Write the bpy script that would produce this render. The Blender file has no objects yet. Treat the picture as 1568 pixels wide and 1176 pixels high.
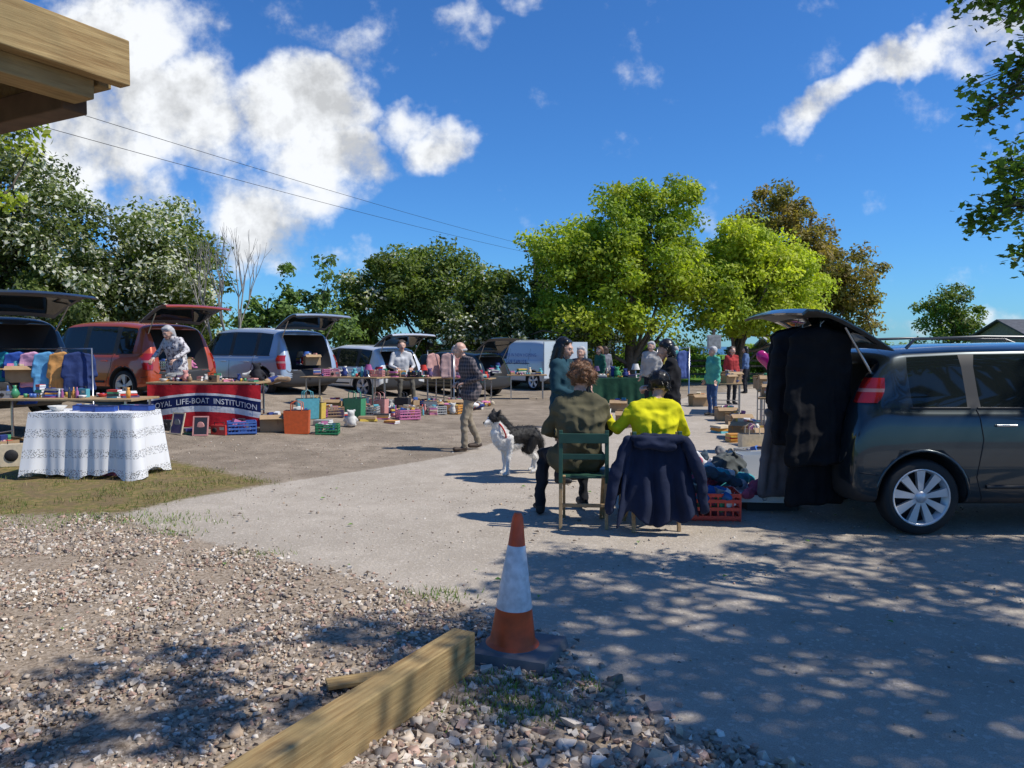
import bpy, math, random
import numpy as np
from mathutils import Vector, Matrix, noise
from mathutils.bvhtree import BVHTree
rnd=random.Random(7); rng=np.random.default_rng(7)
sc=bpy.context.scene; COL=sc.collection
rad=math.radians
sc.view_settings.view_transform='Standard'; sc.view_settings.look='None'; sc.view_settings.exposure=0
def ss(a,b,x):
    t=np.clip((x-a)/(b-a),0,1); return t*t*(3-2*t)
def hgt(x,y):
    return float(0.6*ss(-1,-7,x)*ss(9,19,y))
# ------------------------------------------------------------ materials
MC={}
def mat(name,c,rough=.65,metal=0,var=0,vs=8,bump=0,bs=40,coat=0,spec=.5,attr=False,trans=0,rng2=None):
    if name in MC: return MC[name]
    m=bpy.data.materials.new(name); m.use_nodes=True; nt=m.node_tree; N=nt.nodes; L=nt.links
    p=N['Principled BSDF']; p.inputs['Roughness'].default_value=rough; p.inputs['Metallic'].default_value=metal
    p.inputs['Base Color'].default_value=(*c,1); p.inputs['Coat Weight'].default_value=coat
    p.inputs['Specular IOR Level'].default_value=spec; p.inputs['Coat Roughness'].default_value=.04
    tc=N.new('ShaderNodeTexCoord')
    src=None
    if attr:
        a=N.new('ShaderNodeAttribute'); a.attribute_name='Col'; src=a.outputs['Color']
    if var:
        n=N.new('ShaderNodeTexNoise'); n.inputs['Scale'].default_value=vs; n.inputs['Detail'].default_value=4
        L.new(tc.outputs['Object'],n.inputs['Vector'])
        mr=N.new('ShaderNodeMapRange'); mr.inputs[1].default_value=.3; mr.inputs[2].default_value=.7
        mr.inputs[3].default_value=1-var; mr.inputs[4].default_value=1+var
        L.new(n.outputs['Fac'],mr.inputs[0])
        mx=N.new('ShaderNodeVectorMath'); mx.operation='SCALE'
        if src: L.new(src,mx.inputs[0])
        else: mx.inputs[0].default_value=c
        L.new(mr.outputs[0],mx.inputs['Scale']); src=mx.outputs[0]
    if src: L.new(src,p.inputs['Base Color'])
    if bump:
        n=N.new('ShaderNodeTexNoise'); n.inputs['Scale'].default_value=bs; n.inputs['Detail'].default_value=4
        L.new(tc.outputs['Object'],n.inputs['Vector'])
        b=N.new('ShaderNodeBump'); b.inputs['Strength'].default_value=bump; b.inputs['Distance'].default_value=.02
        L.new(n.outputs['Fac'],b.inputs['Height']); L.new(b.outputs[0],p.inputs['Normal'])
    if trans:
        t=N.new('ShaderNodeBsdfTranslucent'); mix=N.new('ShaderNodeMixShader'); mix.inputs[0].default_value=trans
        if src:
            g=N.new('ShaderNodeVectorMath'); g.operation='MULTIPLY'; g.inputs[1].default_value=(1.4,1.5,.6)
            L.new(src,g.inputs[0]); L.new(g.outputs[0],t.inputs['Color'])
        else: t.inputs['Color'].default_value=(*c,1)
        L.new(p.outputs[0],mix.inputs[1]); L.new(t.outputs[0],mix.inputs[2]); L.new(mix.outputs[0],N['Material Output'].inputs[0])
    MC[name]=m; return m
def cloth(name,c): return mat('cloth_'+name,c,rough=.9,var=.2,vs=6,bump=.35,bs=12,spec=.2)
def plas(name,c): return mat('plastic_'+name,c,rough=.4,var=.12,vs=25)
SKIN=mat('skin',(.55,.33,.24),rough=.5,var=.08,vs=20)
BLACK=mat('black_rubber',(.012,.012,.013),rough=.7)
DARK=mat('dark_trim',(.02,.02,.022),rough=.6)
GLASS=mat('car_glass',(.010,.014,.014),rough=.03,spec=.5)
METAL=mat('metal',(.5,.5,.5),rough=.3,metal=1)
RAILM=mat('roof_rail_metal',(.12,.125,.13),rough=.35,metal=.8)
ALLOY=mat('alloy',(.62,.62,.64),rough=.35,metal=.5)
WHITE=mat('white_paint',(.75,.75,.73),rough=.5,var=.05)
REDL=mat('red_lamp',(.3,.010,.009),rough=.15,coat=1)
CARD=mat('cardboard',(.36,.24,.13),rough=.85,var=.12)
WOODP=mat('tan_wood',(.36,.24,.12),rough=.6,var=.2,vs=30)
# ------------------------------------------------------------ mesh builder
def rotM(rx=0,ry=0,rz=0): return np.array((Matrix.Rotation(rz,3,'Z')@Matrix.Rotation(ry,3,'Y')@Matrix.Rotation(rx,3,'X')))
class MB:
    def __init__(s): s.ch=[]; s.mats=[]; s.nv=0
    def mi(s,m):
        if m not in s.mats: s.mats.append(m)
        return s.mats.index(m)
    def add(s,V,F,m,sm=False,col=None):
        V=np.asarray(V,float).reshape(-1,3); F=np.asarray(F,int)
        if len(F)==0: return
        if isinstance(m,(list,)): idx=np.array([s.mi(x) for x in m])
        else: idx=np.full(len(F),s.mi(m))
        s.ch.append((V,F+s.nv,idx,sm,col)); s.nv+=len(V)
    def box(s,c,d,m,rx=0,ry=0,rz=0,taper=1):
        x,y,z=[q/2 for q in d]; t=taper
        V=np.array([(-x,-y,-z),(x,-y,-z),(x,y,-z),(-x,y,-z),(-x*t,-y*t,z),(x*t,-y*t,z),(x*t,y*t,z),(-x*t,y*t,z)])
        V=V@rotM(rx,ry,rz).T+np.array(c)
        s.add(V,[(0,3,2,1),(4,5,6,7),(0,1,5,4),(1,2,6,5),(2,3,7,6),(3,0,4,7)],m)
    def tube(s,P,R,m,n=8,cap=True,sm=True):
        P=np.asarray(P,float); k=len(P); R=np.broadcast_to(np.asarray(R,float),(k,))
        V=[]; T=np.gradient(P,axis=0)
        up=np.array([0,0,1.]) if abs(T[0][2])<.9*np.linalg.norm(T[0]) else np.array([1.,0,0])
        for i in range(k):
            t=T[i]/(np.linalg.norm(T[i])+1e-9); a=np.cross(up,t); a/=np.linalg.norm(a)+1e-9; b=np.cross(t,a)
            for j in range(n):
                an=2*math.pi*j/n; V.append(P[i]+R[i]*(math.cos(an)*a+math.sin(an)*b))
        F=[(i*n+j,i*n+(j+1)%n,(i+1)*n+(j+1)%n,(i+1)*n+j) for i in range(k-1) for j in range(n)]
        s.add(V,F,m,sm)
        if cap:
            s.add(V[:n],[tuple(range(n))[::-1]],m); s.add(V[-n:],[tuple(range(n))],m)
    def lathe(s,prof,m,c=(0,0,0),n=20,axis='Z',sm=True,ry=0,rx=0):
        V=[]; k=len(prof)
        for r,z in prof:
            for j in range(n):
                an=2*math.pi*j/n; V.append((r*math.cos(an),r*math.sin(an),z))
        V=np.array(V)
        if axis=='Y': V=V[:,[0,2,1]]
        V=V@rotM(rx,ry,0).T+np.array(c)
        F=[(i*n+j,i*n+(j+1)%n,(i+1)*n+(j+1)%n,(i+1)*n+j) for i in range(k-1) for j in range(n)]
        if isinstance(m,list): m=[m[i] for i in range(k-1) for j in range(n)]
        s.add(V,F,m,sm)
    def grid(s,P,m,sm=True):
        P=np.asarray(P,float); a,b=P.shape[:2]
        F=[(i*b+j,i*b+j+1,(i+1)*b+j+1,(i+1)*b+j) for i in range(a-1) for j in range(b-1)]
        s.add(P.reshape(-1,3),F,m,sm)
    def ell(s,c,r,m,n=12,rz=0):
        prof=[(math.sin(t)+1e-4,-math.cos(t)) for t in np.linspace(0,math.pi,n//2+2)]
        V=[];k=len(prof)
        for a,z in prof:
            for j in range(n): V.append((a*math.cos(6.2832*j/n)*r[0],a*math.sin(6.2832*j/n)*r[1],z*r[2]))
        V=np.array(V)@rotM(0,0,rz).T+np.array(c)
        s.add(V,[(i*n+j,i*n+(j+1)%n,(i+1)*n+(j+1)%n,(i+1)*n+j) for i in range(k-1) for j in range(n)],m,True)
    def obj(s,name,loc=(0,0,0),rz=0,bevel=0):
        me=bpy.data.meshes.new(name)
        V=np.concatenate([c[0] for c in s.ch]); me.vertices.add(len(V)); me.vertices.foreach_set('co',V.ravel())
        lv=np.concatenate([c[1].ravel() for c in s.ch]); lt=np.concatenate([np.full(len(c[1]),c[1].shape[1]) for c in s.ch])
        me.loops.add(len(lv)); me.loops.foreach_set('vertex_index',lv.astype(np.int32))
        me.polygons.add(len(lt)); st=np.concatenate([[0],np.cumsum(lt)[:-1]]); me.polygons.foreach_set('loop_start',st.astype(np.int32))
        me.polygons.foreach_set('material_index',np.concatenate([c[2] for c in s.ch]).astype(np.int32))
        me.polygons.foreach_set('use_smooth',np.concatenate([np.full(len(c[1]),bool(c[3])) for c in s.ch]))
        for m in s.mats: me.materials.append(m)
        if any(c[4] is not None for c in s.ch):
            cc=np.concatenate([np.ones((c[1].size,3))*.2 if c[4] is None else np.repeat(np.asarray(c[4]),c[1].shape[1],axis=0) for c in s.ch])
            at=me.color_attributes.new('Col','FLOAT_COLOR','CORNER')
            at.data.foreach_set('color',np.concatenate([cc,np.ones((len(cc),1))],1).ravel())
        me.update(calc_edges=True)
        o=bpy.data.objects.new(name,me); COL.objects.link(o); o.location=loc; o.rotation_euler=(0,0,rz)
        if bevel:
            b=o.modifiers.new('b','BEVEL'); b.width=bevel; b.segments=2; b.limit_method='ANGLE'; b.angle_limit=rad(40)
        return o
def extract(ob,remove=True):
    dg=bpy.context.evaluated_depsgraph_get(); dg.update(); e=ob.evaluated_get(dg); me=e.to_mesh()
    V=np.zeros(len(me.vertices)*3); me.vertices.foreach_get('co',V); V=V.reshape(-1,3)
    Nn=np.zeros(len(me.vertices)*3); me.vertices.foreach_get('normal',Nn); Nn=Nn.reshape(-1,3)
    F=[tuple(p.vertices) for p in me.polygons]; MI=[p.material_index for p in me.polygons]
    e.to_mesh_clear()
    if remove:
        bpy.data.objects.remove(ob)
    return V,Nn,F,MI
def addpolys(mb,V,F,mats,sm=True):
    ks=sorted(set(len(f) for f in F)); first=True
    for k in ks:
        idx=[i for i,f in enumerate(F) if len(f)==k]
        if first: mb.add(V,[F[i] for i in idx],[mats[i] for i in idx],sm); b=mb.nv-len(V); first=False
        else:
            FF=np.array([F[i] for i in idx])+b
            mb.ch.append((np.zeros((0,3)),FF,np.array([mb.mi(mats[i]) for i in idx]),sm,None))
def textmesh(t,size):
    cu=bpy.data.curves.new('t','FONT'); cu.body=t; cu.size=size; cu.align_x='CENTER'; cu.resolution_u=2
    o=bpy.data.objects.new('t',cu); COL.objects.link(o); V,_,F,_m=extract(o); return V,F
# ------------------------------------------------------------ blobs
def capsule(p0,p1,r0,r1,n=10):
    p0=np.array(p0,float); p1=np.array(p1,float); d=p1-p0; l=np.linalg.norm(d)
    t=d/l if l>1e-6 else np.array([0,0,1.]); up=np.array([1.,0,0]) if abs(t[0])<.8 else np.array([0,1.,0])
    a=np.cross(t,up); a/=np.linalg.norm(a); b=np.cross(t,a)
    R=[(p0,-1.0*r0,.02*r0),(p0,-.75*r0,.66*r0),(p0,-.35*r0,.94*r0),(p0,0,r0),(p1,0,r1),(p1,.35*r1,.94*r1),(p1,.75*r1,.66*r1),(p1,r1,.02*r1)]
    V=[c+t*o+q*(math.cos(6.28318*j/n)*a+math.sin(6.28318*j/n)*b) for c,o,q in R for j in range(n)]
    F=[(i*n+(j+1)%n,i*n+j,(i+1)*n+j,(i+1)*n+(j+1)%n) for i in range(7) for j in range(n)]
    F2=[tuple(range(n)),tuple(range(7*n,8*n))[::-1]]
    return V,F,F2
def blob(parts,voxel,sm=2,fold=0,ff=9):
    V=[];F=[]
    for p in parts:
        v,f,f2=capsule(*p[:4]); b=len(V); V+=v; F+=[tuple(b+i for i in q) for q in f+f2]
    me=bpy.data.meshes.new('tmp'); me.from_pydata([tuple(v) for v in V],[],F)
    o=bpy.data.objects.new('tmp',me); COL.objects.link(o)
    m=o.modifiers.new('r','REMESH'); m.mode='VOXEL'; m.voxel_size=voxel
    m=o.modifiers.new('s','SMOOTH'); m.factor=.5; m.iterations=sm
    V,Nn,F,_=extract(o)
    C=np.array([V[list(f)].mean(0) for f in F]); best=np.full(len(C),1e9); lab=np.zeros(len(C),int)
    for i,p in enumerate(parts):
        p0=np.array(p[0],float);d=np.array(p[1],float)-p0; q=max(d@d,1e-9); t=np.clip((C-p0)@d/q,0,1)
        D=np.linalg.norm(C-p0-t[:,None]*d,axis=1)-(p[2]+(p[3]-p[2])*t)
        w=D<best; best[w]=D[w]; lab[w]=i
    if fold:
        dsp=np.array([1-2*abs(noise.noise(Vector((v[0]*ff*.8,v[1]*ff*.8,v[2]*ff+3))))*1.6+.2*noise.noise(Vector((v[0]*ff*3,v[1]*ff*3,v[2]*ff*3))) for v in V])-.4
        V=V+Nn*(dsp*fold)[:,None]
    return V,F,[parts[i][4] for i in lab],C
def addblob(mb,parts,voxel,M=None,t=None,sm=2,fold=0,ff=9,post=None):
    V,F,ml,C=blob(parts,voxel,sm,fold,ff)
    if post: V=post(V)
    if M is not None: V=V@np.array(M).T
    if t is not None: V=V+np.array(t)
    addpolys(mb,V,F,ml); return V,F,ml
def fuzz(mb,V,F,ml,m,n,ln,w,dirv=(0,0,-.5),spread=.6):
    idx=[i for i,x in enumerate(ml) if x is m]
    if not idx: return
    Q=[]
    for _ in range(n):
        f=F[idx[rnd.randrange(len(idx))]]; P=V[list(f)]; c=P.mean(0)+(P[0]-P[2])*rnd.uniform(-.4,.4)+(P[1]-P[3])*rnd.uniform(-.4,.4)
        nn=np.cross(P[1]-P[0],P[2]-P[0]); nn/=np.linalg.norm(nn)+1e-9
        d=nn*.7+np.array(dirv)+rng.normal(0,spread,3); d/=np.linalg.norm(d); s=np.cross(d,rng.normal(0,1,3)); s/=np.linalg.norm(s)+1e-9
        l=ln*rnd.uniform(.5,1.2); Q+=[c-s*w,c+s*w,c+d*l+s*w*.2,c+d*l-s*w*.2]
    mb.add(Q,np.arange(len(Q)).reshape(-1,4),m)
# ------------------------------------------------------------ people
def hand(w,d,lat,curl,thumbside):
    d=np.array(d,float);d/=np.linalg.norm(d); lat=np.array(lat,float); lat-=d*(lat@d); lat/=np.linalg.norm(lat); nrm=np.cross(d,lat)*thumbside
    w=np.array(w,float); P=[]
    for i,(o,l) in enumerate([(-.03,.066),(-.01,.076),(.01,.071),(.028,.056)]):
        k=w+lat*o+d*.085; P.append((w+lat*o*.5+d*.005,k,.016,.0125,SKIN)); a=0; p=k
        for sgm in (.45,.3,.25):
            a+=curl; q=p+(d*math.cos(a)+nrm*math.sin(a))*l*sgm; P.append((p,q,.0098,.0085,SKIN)); p=q
    p=w+lat*-.026+d*.02; q=p+(-lat*.8+d*.7+nrm*.25)*.038; P.append((p,q,.014,.0115,SKIN)); P.append((q,q+(d*.9+nrm*.5-lat*.1)*.032,.0105,.009,SKIN))
    V,F,ml,_=blob(P,.0055,1); return V,F,ml
BASEJ=dict(pelvis=(0,0,.95),waist=(0,0,1.09),chest=(0,0,1.28),neck=(0,-.01,1.45),head=(0,.02,1.59),
 shL=(-.175,-.01,1.40),elL=(-.23,-.03,1.12),wrL=(-.24,.06,.89),hipL=(-.09,0,.91),knL=(-.1,.03,.5),anL=(-.1,-.01,.09),
 shR=(.175,-.01,1.40),elR=(.23,-.03,1.12),wrR=(.24,.06,.89),hipR=(.09,0,.91),knR=(.1,.03,.5),anR=(.1,-.01,.09))
SITJ=dict(pelvis=(0,0,.56),waist=(0,-.03,.70),chest=(0,-.03,.90),neck=(0,0,1.08),head=(0,.03,1.225),
 shL=(-.18,-.01,1.03),elL=(-.26,.06,.78),wrL=(-.17,.28,.74),hipL=(-.09,.02,.54),knL=(-.13,.46,.55),anL=(-.15,.5,.10),
 shR=(.18,-.01,1.03),elR=(.26,.06,.78),wrR=(.17,.28,.74),hipR=(.09,.02,.54),knR=(.13,.46,.55),anR=(.15,.5,.10))
def human(name,x,y,yaw,J=None,base=BASEJ,sc_=1.0,top=None,bot=None,shoe=BLACK,hair=None,style='short',bulk=1.0,look=(0,0),skirt=0,vox=.016,hvox=.009,sleeves=True,fold=.008,z=None):
    j={k:np.array(v,float) for k,v in base.items()}
    for k,v in (J or {}).items(): j[k]=np.array(v,float)
    mb=MB(); P=[]; b=bulk
    def cap(p,q,r,s,m): P.append((p,q,r,s,m))
    shv=(j['shR']-j['shL']); shv/=np.linalg.norm(shv); hv=(j['hipR']-j['hipL']); hv/=np.linalg.norm(hv)
    for sgn in (-1,1):
        c=j['chest']+shv*sgn*.085; w=j['waist']+(shv+hv)/2*sgn*.065; p=j['pelvis']+hv*sgn*.075
        sh=j['shR'] if sgn>0 else j['shL']
        cap(c,w,.115*b,.108*b,top); cap(w,p,.108*b,.113*b,top); cap(sh,c,.062*b,.105*b,top)
        cap(sh,j['neck'],.058*b,.05*b,top)
        if skirt>0:
            hp=j['hipR'] if sgn>0 else j['hipL']; kn=j['knR'] if sgn>0 else j['knL']
            cap(p,hp+(kn-hp)*skirt,.12*b,.115*b,top)
    cap(j['shL'],j['shR'],.06*b,.06*b,top)
    cap(j['chest'],j['waist'],.12*b,.11*b,top)
    nk=j['neck']; hd=j['head']; cap(nk-(hd-nk)*.1,hd,.05,.05,SKIN)
    for s_ in 'LR':
        sh,el,wr=j['sh'+s_],j['el'+s_],j['wr'+s_]; am=top
        cap(sh,el,.057*b,.046*b,am); cap(el,wr,.046*b,.034*b,am if sleeves else SKIN); 
        hp,kn,an=j['hip'+s_],j['kn'+s_],j['an'+s_]
        cap(hp,kn,.092,.066,bot); cap(kn,an,.064,.05,bot)
        f=np.array(j.get('toe'+s_,an+np.array([0,.15,-.045]))); cap(an+np.array([0,-.015,-.045]),f,.042,.036,shoe); cap(an,an+np.array([0,-.015,-.045]),.045,.042,shoe)
    V,F,ml=addblob(mb,P,vox,fold=fold)
    for s_ in 'LR':
        el,wr=j['el'+s_],j['wr'+s_]; d=wr-el; d/=np.linalg.norm(d); sg=-1 if s_=='L' else 1
        if abs(d[2])>.6: hv_,hf,hm=hand(wr,d,(0,-1.,0),.35,-sg)
        else: hv_,hf,hm=hand(wr,d,(sg*1.0,0,0),.5,sg)
        addpolys(mb,hv_,hf,hm)
    HM=rotM(look[1],0,look[0]); Hh=[]; EW=mat('eye_white',(.7,.7,.68),rough=.2); LIP=mat('lips',(.4,.15,.13))
    def hc(p,q,r,s,m): Hh.append((p,q,r,s,m))
    hc((0,-.022,.025),(0,-.015,.03),.088,.088,SKIN); hc((0,.012,.005),(0,.02,-.02),.078,.07,SKIN)
    hc((0,.03,-.05),(0,.056,-.085),.05,.033,SKIN); hc((-.03,.052,-.03),(.03,.052,-.03),.034,.034,SKIN)
    hc((0,.088,.005),(0,.108,-.032),.009,.014,SKIN); hc((-.035,.078,.022),(.035,.078,.022),.014,.014,SKIN)
    for q in (-1,1): hc((q*.08,-.005,.0),(q*.084,-.01,-.03),.014,.01,SKIN)
    hc((-.02,.087,-.06),(.02,.087,-.06),.009,.009,LIP)
    if style!='bald': 
        hc((0,-.035,.04),(0,-.03,.045),.095,.095,hair); hc((-.05,.02,.075),(.05,.02,.075),.04,.04,hair)
        for q in (-1,1): hc((q*.06,-.03,.03),(q*.068,-.03,-.03),.04,.03,hair)
    else:
        for q in (-1,1): hc((q*.073,-.03,-.005),(q*.05,-.08,-.02),.019,.022,hair)
        hc((-.04,-.088,-.02),(.04,-.088,-.02),.024,.024,hair)
    if style=='long':
        for q in (-1,0,1): hc((q*.05,-.07,-.0),(q*.07,-.09,-.23),.055,.04,hair)
        for q in (-1,1): hc((q*.075,-.01,.02),(q*.1,.0,-.2),.035,.03,hair)
    if style=='bob':
        for q in (-1,0,1): hc((q*.055,-.06,.02),(q*.06,-.07,-.09),.055,.045,hair)
    if style=='curly':
        for i in range(120):
            a=rnd.uniform(0,6.28); e=rnd.uniform(-.5,1.5); 
            d=np.array([math.cos(a)*math.cos(e),math.sin(a)*math.cos(e),math.sin(e)])
            if d[1]>.45 and d[2]<.6: continue
            c=np.array([0,-.025,.035])+d*rnd.uniform(.095,.118); hc(c,c+rng.normal(0,.008,3),.02,.018,hair)
    hV,hF,hml,_=blob(Hh,hvox,1)
    hV=hV@HM.T+hd; addpolys(mb,hV,hF,hml)
    if style=='curly': fuzz(mb,hV,hF,hml,hair,1800,.035,.0014,(0,-.1,-.2),.9)
    elif style!='bald' and hvox<.01: fuzz(mb,hV,hF,hml,hair,700,.03,.0014,(0,-.1,-.7),.3)
    for q in (-1,1):
        mb.ell(hd+HM@np.array([q*.031,.083,.003]),(.011,.008,.007),EW,8); mb.ell(hd+HM@np.array([q*.031,.0895,.003]),(.005,.004,.005),BLACK,8)
    o=mb.obj(name,(x,y,hgt(x,y) if z is None else z),yaw); o.scale=(sc_,)*3
    return o
# ------------------------------------------------------------ ground
def sdpoly(X,Y,poly):
    poly=np.array(poly,float); n=len(poly); d=np.full(X.shape,1e9); ins=np.zeros(X.shape,bool)
    for i in range(n):
        a=poly[i]; b=poly[(i+1)%n]; e=b-a; wx=X-a[0]; wy=Y-a[1]; t=np.clip((wx*e[0]+wy*e[1])/(e@e),0,1)
        d=np.minimum(d,(wx-e[0]*t)**2+(wy-e[1]*t)**2)
        c=((a[1]>Y)!=(b[1]>Y)); xi=(b[0]-a[0])*(Y-a[1])/((b[1]-a[1])+1e-12)+a[0]; ins^=c&(X<xi)
    d=np.sqrt(d); return np.where(ins,d,-d)
ASPH=[(.95,2.8),(.42,3.37),(.2,4.0),(-.34,4.71),(-1.23,5.31),(-2.34,6.08),(-3.77,7.11),(-3.56,7.85),(-2.75,8.9),(-1.6,10.2),(-.79,11.3),(.75,15.7),(3.8,21),(7.2,27),(12,33),(30,33),(30,-8),(4,-8),(2.0,0)]
GRASS=[(-14,12.5),(-7.4,11.2),(-5.2,10.9),(-3.9,9.9),(-2.8,8.95),(-3.4,8.1),(-3.75,7.3),(-5,7.2),(-14,7.4)]
GRAV=[(-14,7.3),(-3.8,7.15)]+[(x,y) for x,y in ASPH[5:0:-1]]+[(.95,2.8),(2.0,0),(4,-8),(-14,-8)]
xs=np.concatenate([[-3000,-1500,-700,-400,-200,-120,-80],np.arange(-60,-12,2),np.arange(-12,-5,.3),np.arange(-5,3,.06),np.arange(3,7,.2),np.arange(7,60,1.5),[60,80,120,200,400,700,1500,3000]])
ys=np.concatenate([np.arange(-30,2,4),np.arange(2,8,.06),np.arange(8,14,.15),np.arange(14,36,.4),np.arange(36,100,4),[100,130,180,250,350,450]])
XX,YY=np.meshgrid(xs,ys,indexing='ij')
ZZ=.6*ss(-1,-7,XX)*ss(9,19,YY)
a_as=sdpoly(XX,YY,ASPH); a_gr=sdpoly(XX,YY,GRASS); a_gv=sdpoly(XX,YY,GRAV)
near=(XX>-6)&(XX<4)&(YY>1.9)&(YY<8)
nz=np.zeros(XX.shape)
for i,j in zip(*np.where(near)): nz[i,j]=noise.noise(Vector((XX[i,j]*2.2,YY[i,j]*2.2,0)))*.012+noise.noise(Vector((XX[i,j]*9,YY[i,j]*9,5)))*.006
ZZ=ZZ+nz*np.clip(a_gv*4+.3,0,1)-ss(150,450,YY)*14
mb=MB(); P=np.stack([XX,YY,ZZ],-1); gm=bpy.data.materials.new('ground'); mb.grid(P,gm)
mb.ch[-1]=(mb.ch[-1][0],mb.ch[-1][1][:,::-1],*mb.ch[-1][2:])
g=mb.obj('ground')
for nm,arr in (('asph',np.clip(.5+a_as/.5,0,1)),('grass',np.clip(.5+a_gr/.7,0,1)),('grav',np.clip(.5+a_gv/.5,0,1)),('field',np.clip(.5+(np.maximum(YY-34,-XX-16))/2,0,1))):
    at=g.data.attributes.new(nm,'FLOAT','POINT'); at.data.foreach_set('value',arr.ravel())
class NT:
    def __init__(s,nt): s.nt=nt
    def n(s,t,**k):
        o=s.nt.nodes.new(t)
        for a,b in k.items(): setattr(o,a,b)
        return o
    def put(s,sock,v):
        if hasattr(v,'is_output'): s.nt.links.new(v,sock)
        else: sock.default_value=v
    def M(s,op,a,b=None,c=None):
        o=s.n('ShaderNodeMath',operation=op)
        for i,v in enumerate((a,b,c)):
            if v is not None: s.put(o.inputs[i],v)
        return o.outputs[0]
    def noise(s,v,scale,det=6,rough=.6):
        o=s.n('ShaderNodeTexNoise'); s.put(o.inputs['Vector'],v); o.inputs['Scale'].default_value=scale; o.inputs['Detail'].default_value=det; o.inputs['Roughness'].default_value=rough; return o.outputs['Fac']
    def mr(s,v,a,b,c=0,d=1,smooth=False):
        o=s.n('ShaderNodeMapRange'); s.put(o.inputs[0],v)
        if smooth: o.interpolation_type='SMOOTHSTEP'
        for i,q in zip((1,2,3,4),(a,b,c,d)): s.put(o.inputs[i],q)
        return o.outputs[0]
    def mix(s,f,a,b):
        o=s.n('ShaderNodeMix',data_type='RGBA'); s.put(o.inputs[0],f)
        s.put(o.inputs[6],(*a,1) if isinstance(a,tuple) else a); s.put(o.inputs[7],(*b,1) if isinstance(b,tuple) else b); return o.outputs[2]
gm.use_nodes=True; T=NT(gm.node_tree); pb=gm.node_tree.nodes['Principled BSDF']
tc=T.n('ShaderNodeTexCoord').outputs['Object']
def attr(n):
    o=T.n('ShaderNodeAttribute'); o.attribute_name=n; return o.outputs['Fac']
n1=T.noise(tc,3,6,.65); n2=T.noise(tc,160,3,.7); n3=T.noise(tc,.6,4); n4=T.noise(tc,35,4,.7); n5=T.noise(tc,14,5,.7)
def thr(a,w=.06,amt=.55): return T.mr(T.M('ADD',a,T.M('MULTIPLY',T.M('SUBTRACT',n5,.5),amt)),.5-w,.5+w)
vor=T.n('ShaderNodeTexVoronoi'); T.put(vor.inputs['Vector'],tc); vor.inputs['Scale'].default_value=55
vc=T.n('ShaderNodeSeparateColor'); T.put(vc.inputs[0],vor.outputs['Color'])
park=T.mix(T.mr(n1,.35,.65),(.19,.152,.112),(.36,.295,.225)); park=T.mix(T.mr(n4,.45,.72,0,.8),park,(.48,.40,.315)); park=T.mix(T.mr(n3,.4,.6,0,.5),park,(.16,.128,.096)); park=T.mix(T.mr(n2,.5,.7,0,.6),park,(.07,.055,.04))
asp=T.mix(T.mr(n1,.3,.7),(.40,.345,.28),(.52,.455,.375)); asp=T.mix(T.mr(n3,.4,.62,0,.5),asp,(.345,.30,.245)); asp=T.mix(T.mr(n2,.45,.7,0,.6),asp,(.15,.125,.10)); asp=T.mix(T.mr(vc.outputs[0],.82,1,0,.5),asp,(.62,.55,.47))
grv=T.mix(T.mr(n4,.35,.65),(.15,.113,.08),(.40,.32,.24)); grv=T.mix(T.mr(vc.outputs[1],.5,1,0,.7),grv,(.46,.38,.30))
grs=T.mix(T.mr(n5,.4,.6),(.27,.19,.085),(.10,.115,.03)); grs=T.mix(T.mr(n1,.42,.6,0,.8),grs,(.17,.12,.07)); fld=T.mix(T.mr(n3,.4,.6),(.09,.19,.03),(.13,.24,.04))
c=T.mix(thr(attr('asph')),park,asp); c=T.mix(thr(attr('grav'),.1),c,grv); c=T.mix(thr(attr('grass'),.12,1.0),c,grs); c=T.mix(thr(attr('field')),c,fld)
T.put(pb.inputs['Base Color'],c); pb.inputs['Roughness'].default_value=.95; pb.inputs['Specular IOR Level'].default_value=.08
bp=T.n('ShaderNodeBump'); bp.inputs['Strength'].default_value=.6; bp.inputs['Distance'].default_value=.012
T.put(bp.inputs['Height'],T.M('ADD',T.M('MULTIPLY',n2,.6),T.M('ADD',n4,T.M('MULTIPLY',vor.outputs['Distance'],.5)))); T.put(pb.inputs['Normal'],bp.outputs[0])
mb=MB(); mb.add([(-9000,300,-10),(9000,300,-10),(9000,16000,-10),(-9000,16000,-10)],[(0,1,2,3)],mat('sea_water',(.03,.09,.16),rough=.3,bump=.3,bs=.5)); mb.obj('sea')
# gravel stones
STN=mat('gravel_stone',(.3,.27,.24),rough=.9,attr=True,var=.12,vs=60,spec=.15)
N0=38000
sx=rng.uniform(-5.2,1.7,N0*3); sy=2.3+5.0*rng.uniform(0,1,N0*3)**1.4
sd=sdpoly(sx,sy,GRAV); q=(sd>rng.normal(-.02,.1,len(sx)))&(np.array([noise.noise(Vector((a*1.7,b*1.7,9)))for a,b in zip(sx,sy)])>rng.normal(-.12,.2,len(sx)))
sx=sx[q][:N0]; sy=sy[q][:N0]
px_=rng.uniform(-6,0,2500); py_=rng.uniform(8,14,2500); qq=(sdpoly(px_,py_,ASPH)<-.1)&(sdpoly(px_,py_,GRASS)<0)
ax=rng.uniform(-3,4.5,1800); ay=rng.uniform(3,9,1800); q2=sdpoly(ax,ay,ASPH)>0
nA=len(sx); sx=np.concatenate([sx,px_[qq],ax[q2]]); sy=np.concatenate([sy,py_[qq],ay[q2]]); n=len(sx)
sz=rng.gamma(3.2,.0021,n)+.0025; big=(sx>-.55+(sy-2.9)*.5)&(np.arange(n)<nA); sz[big]*=1.5; sz[nA:]*=.6
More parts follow.
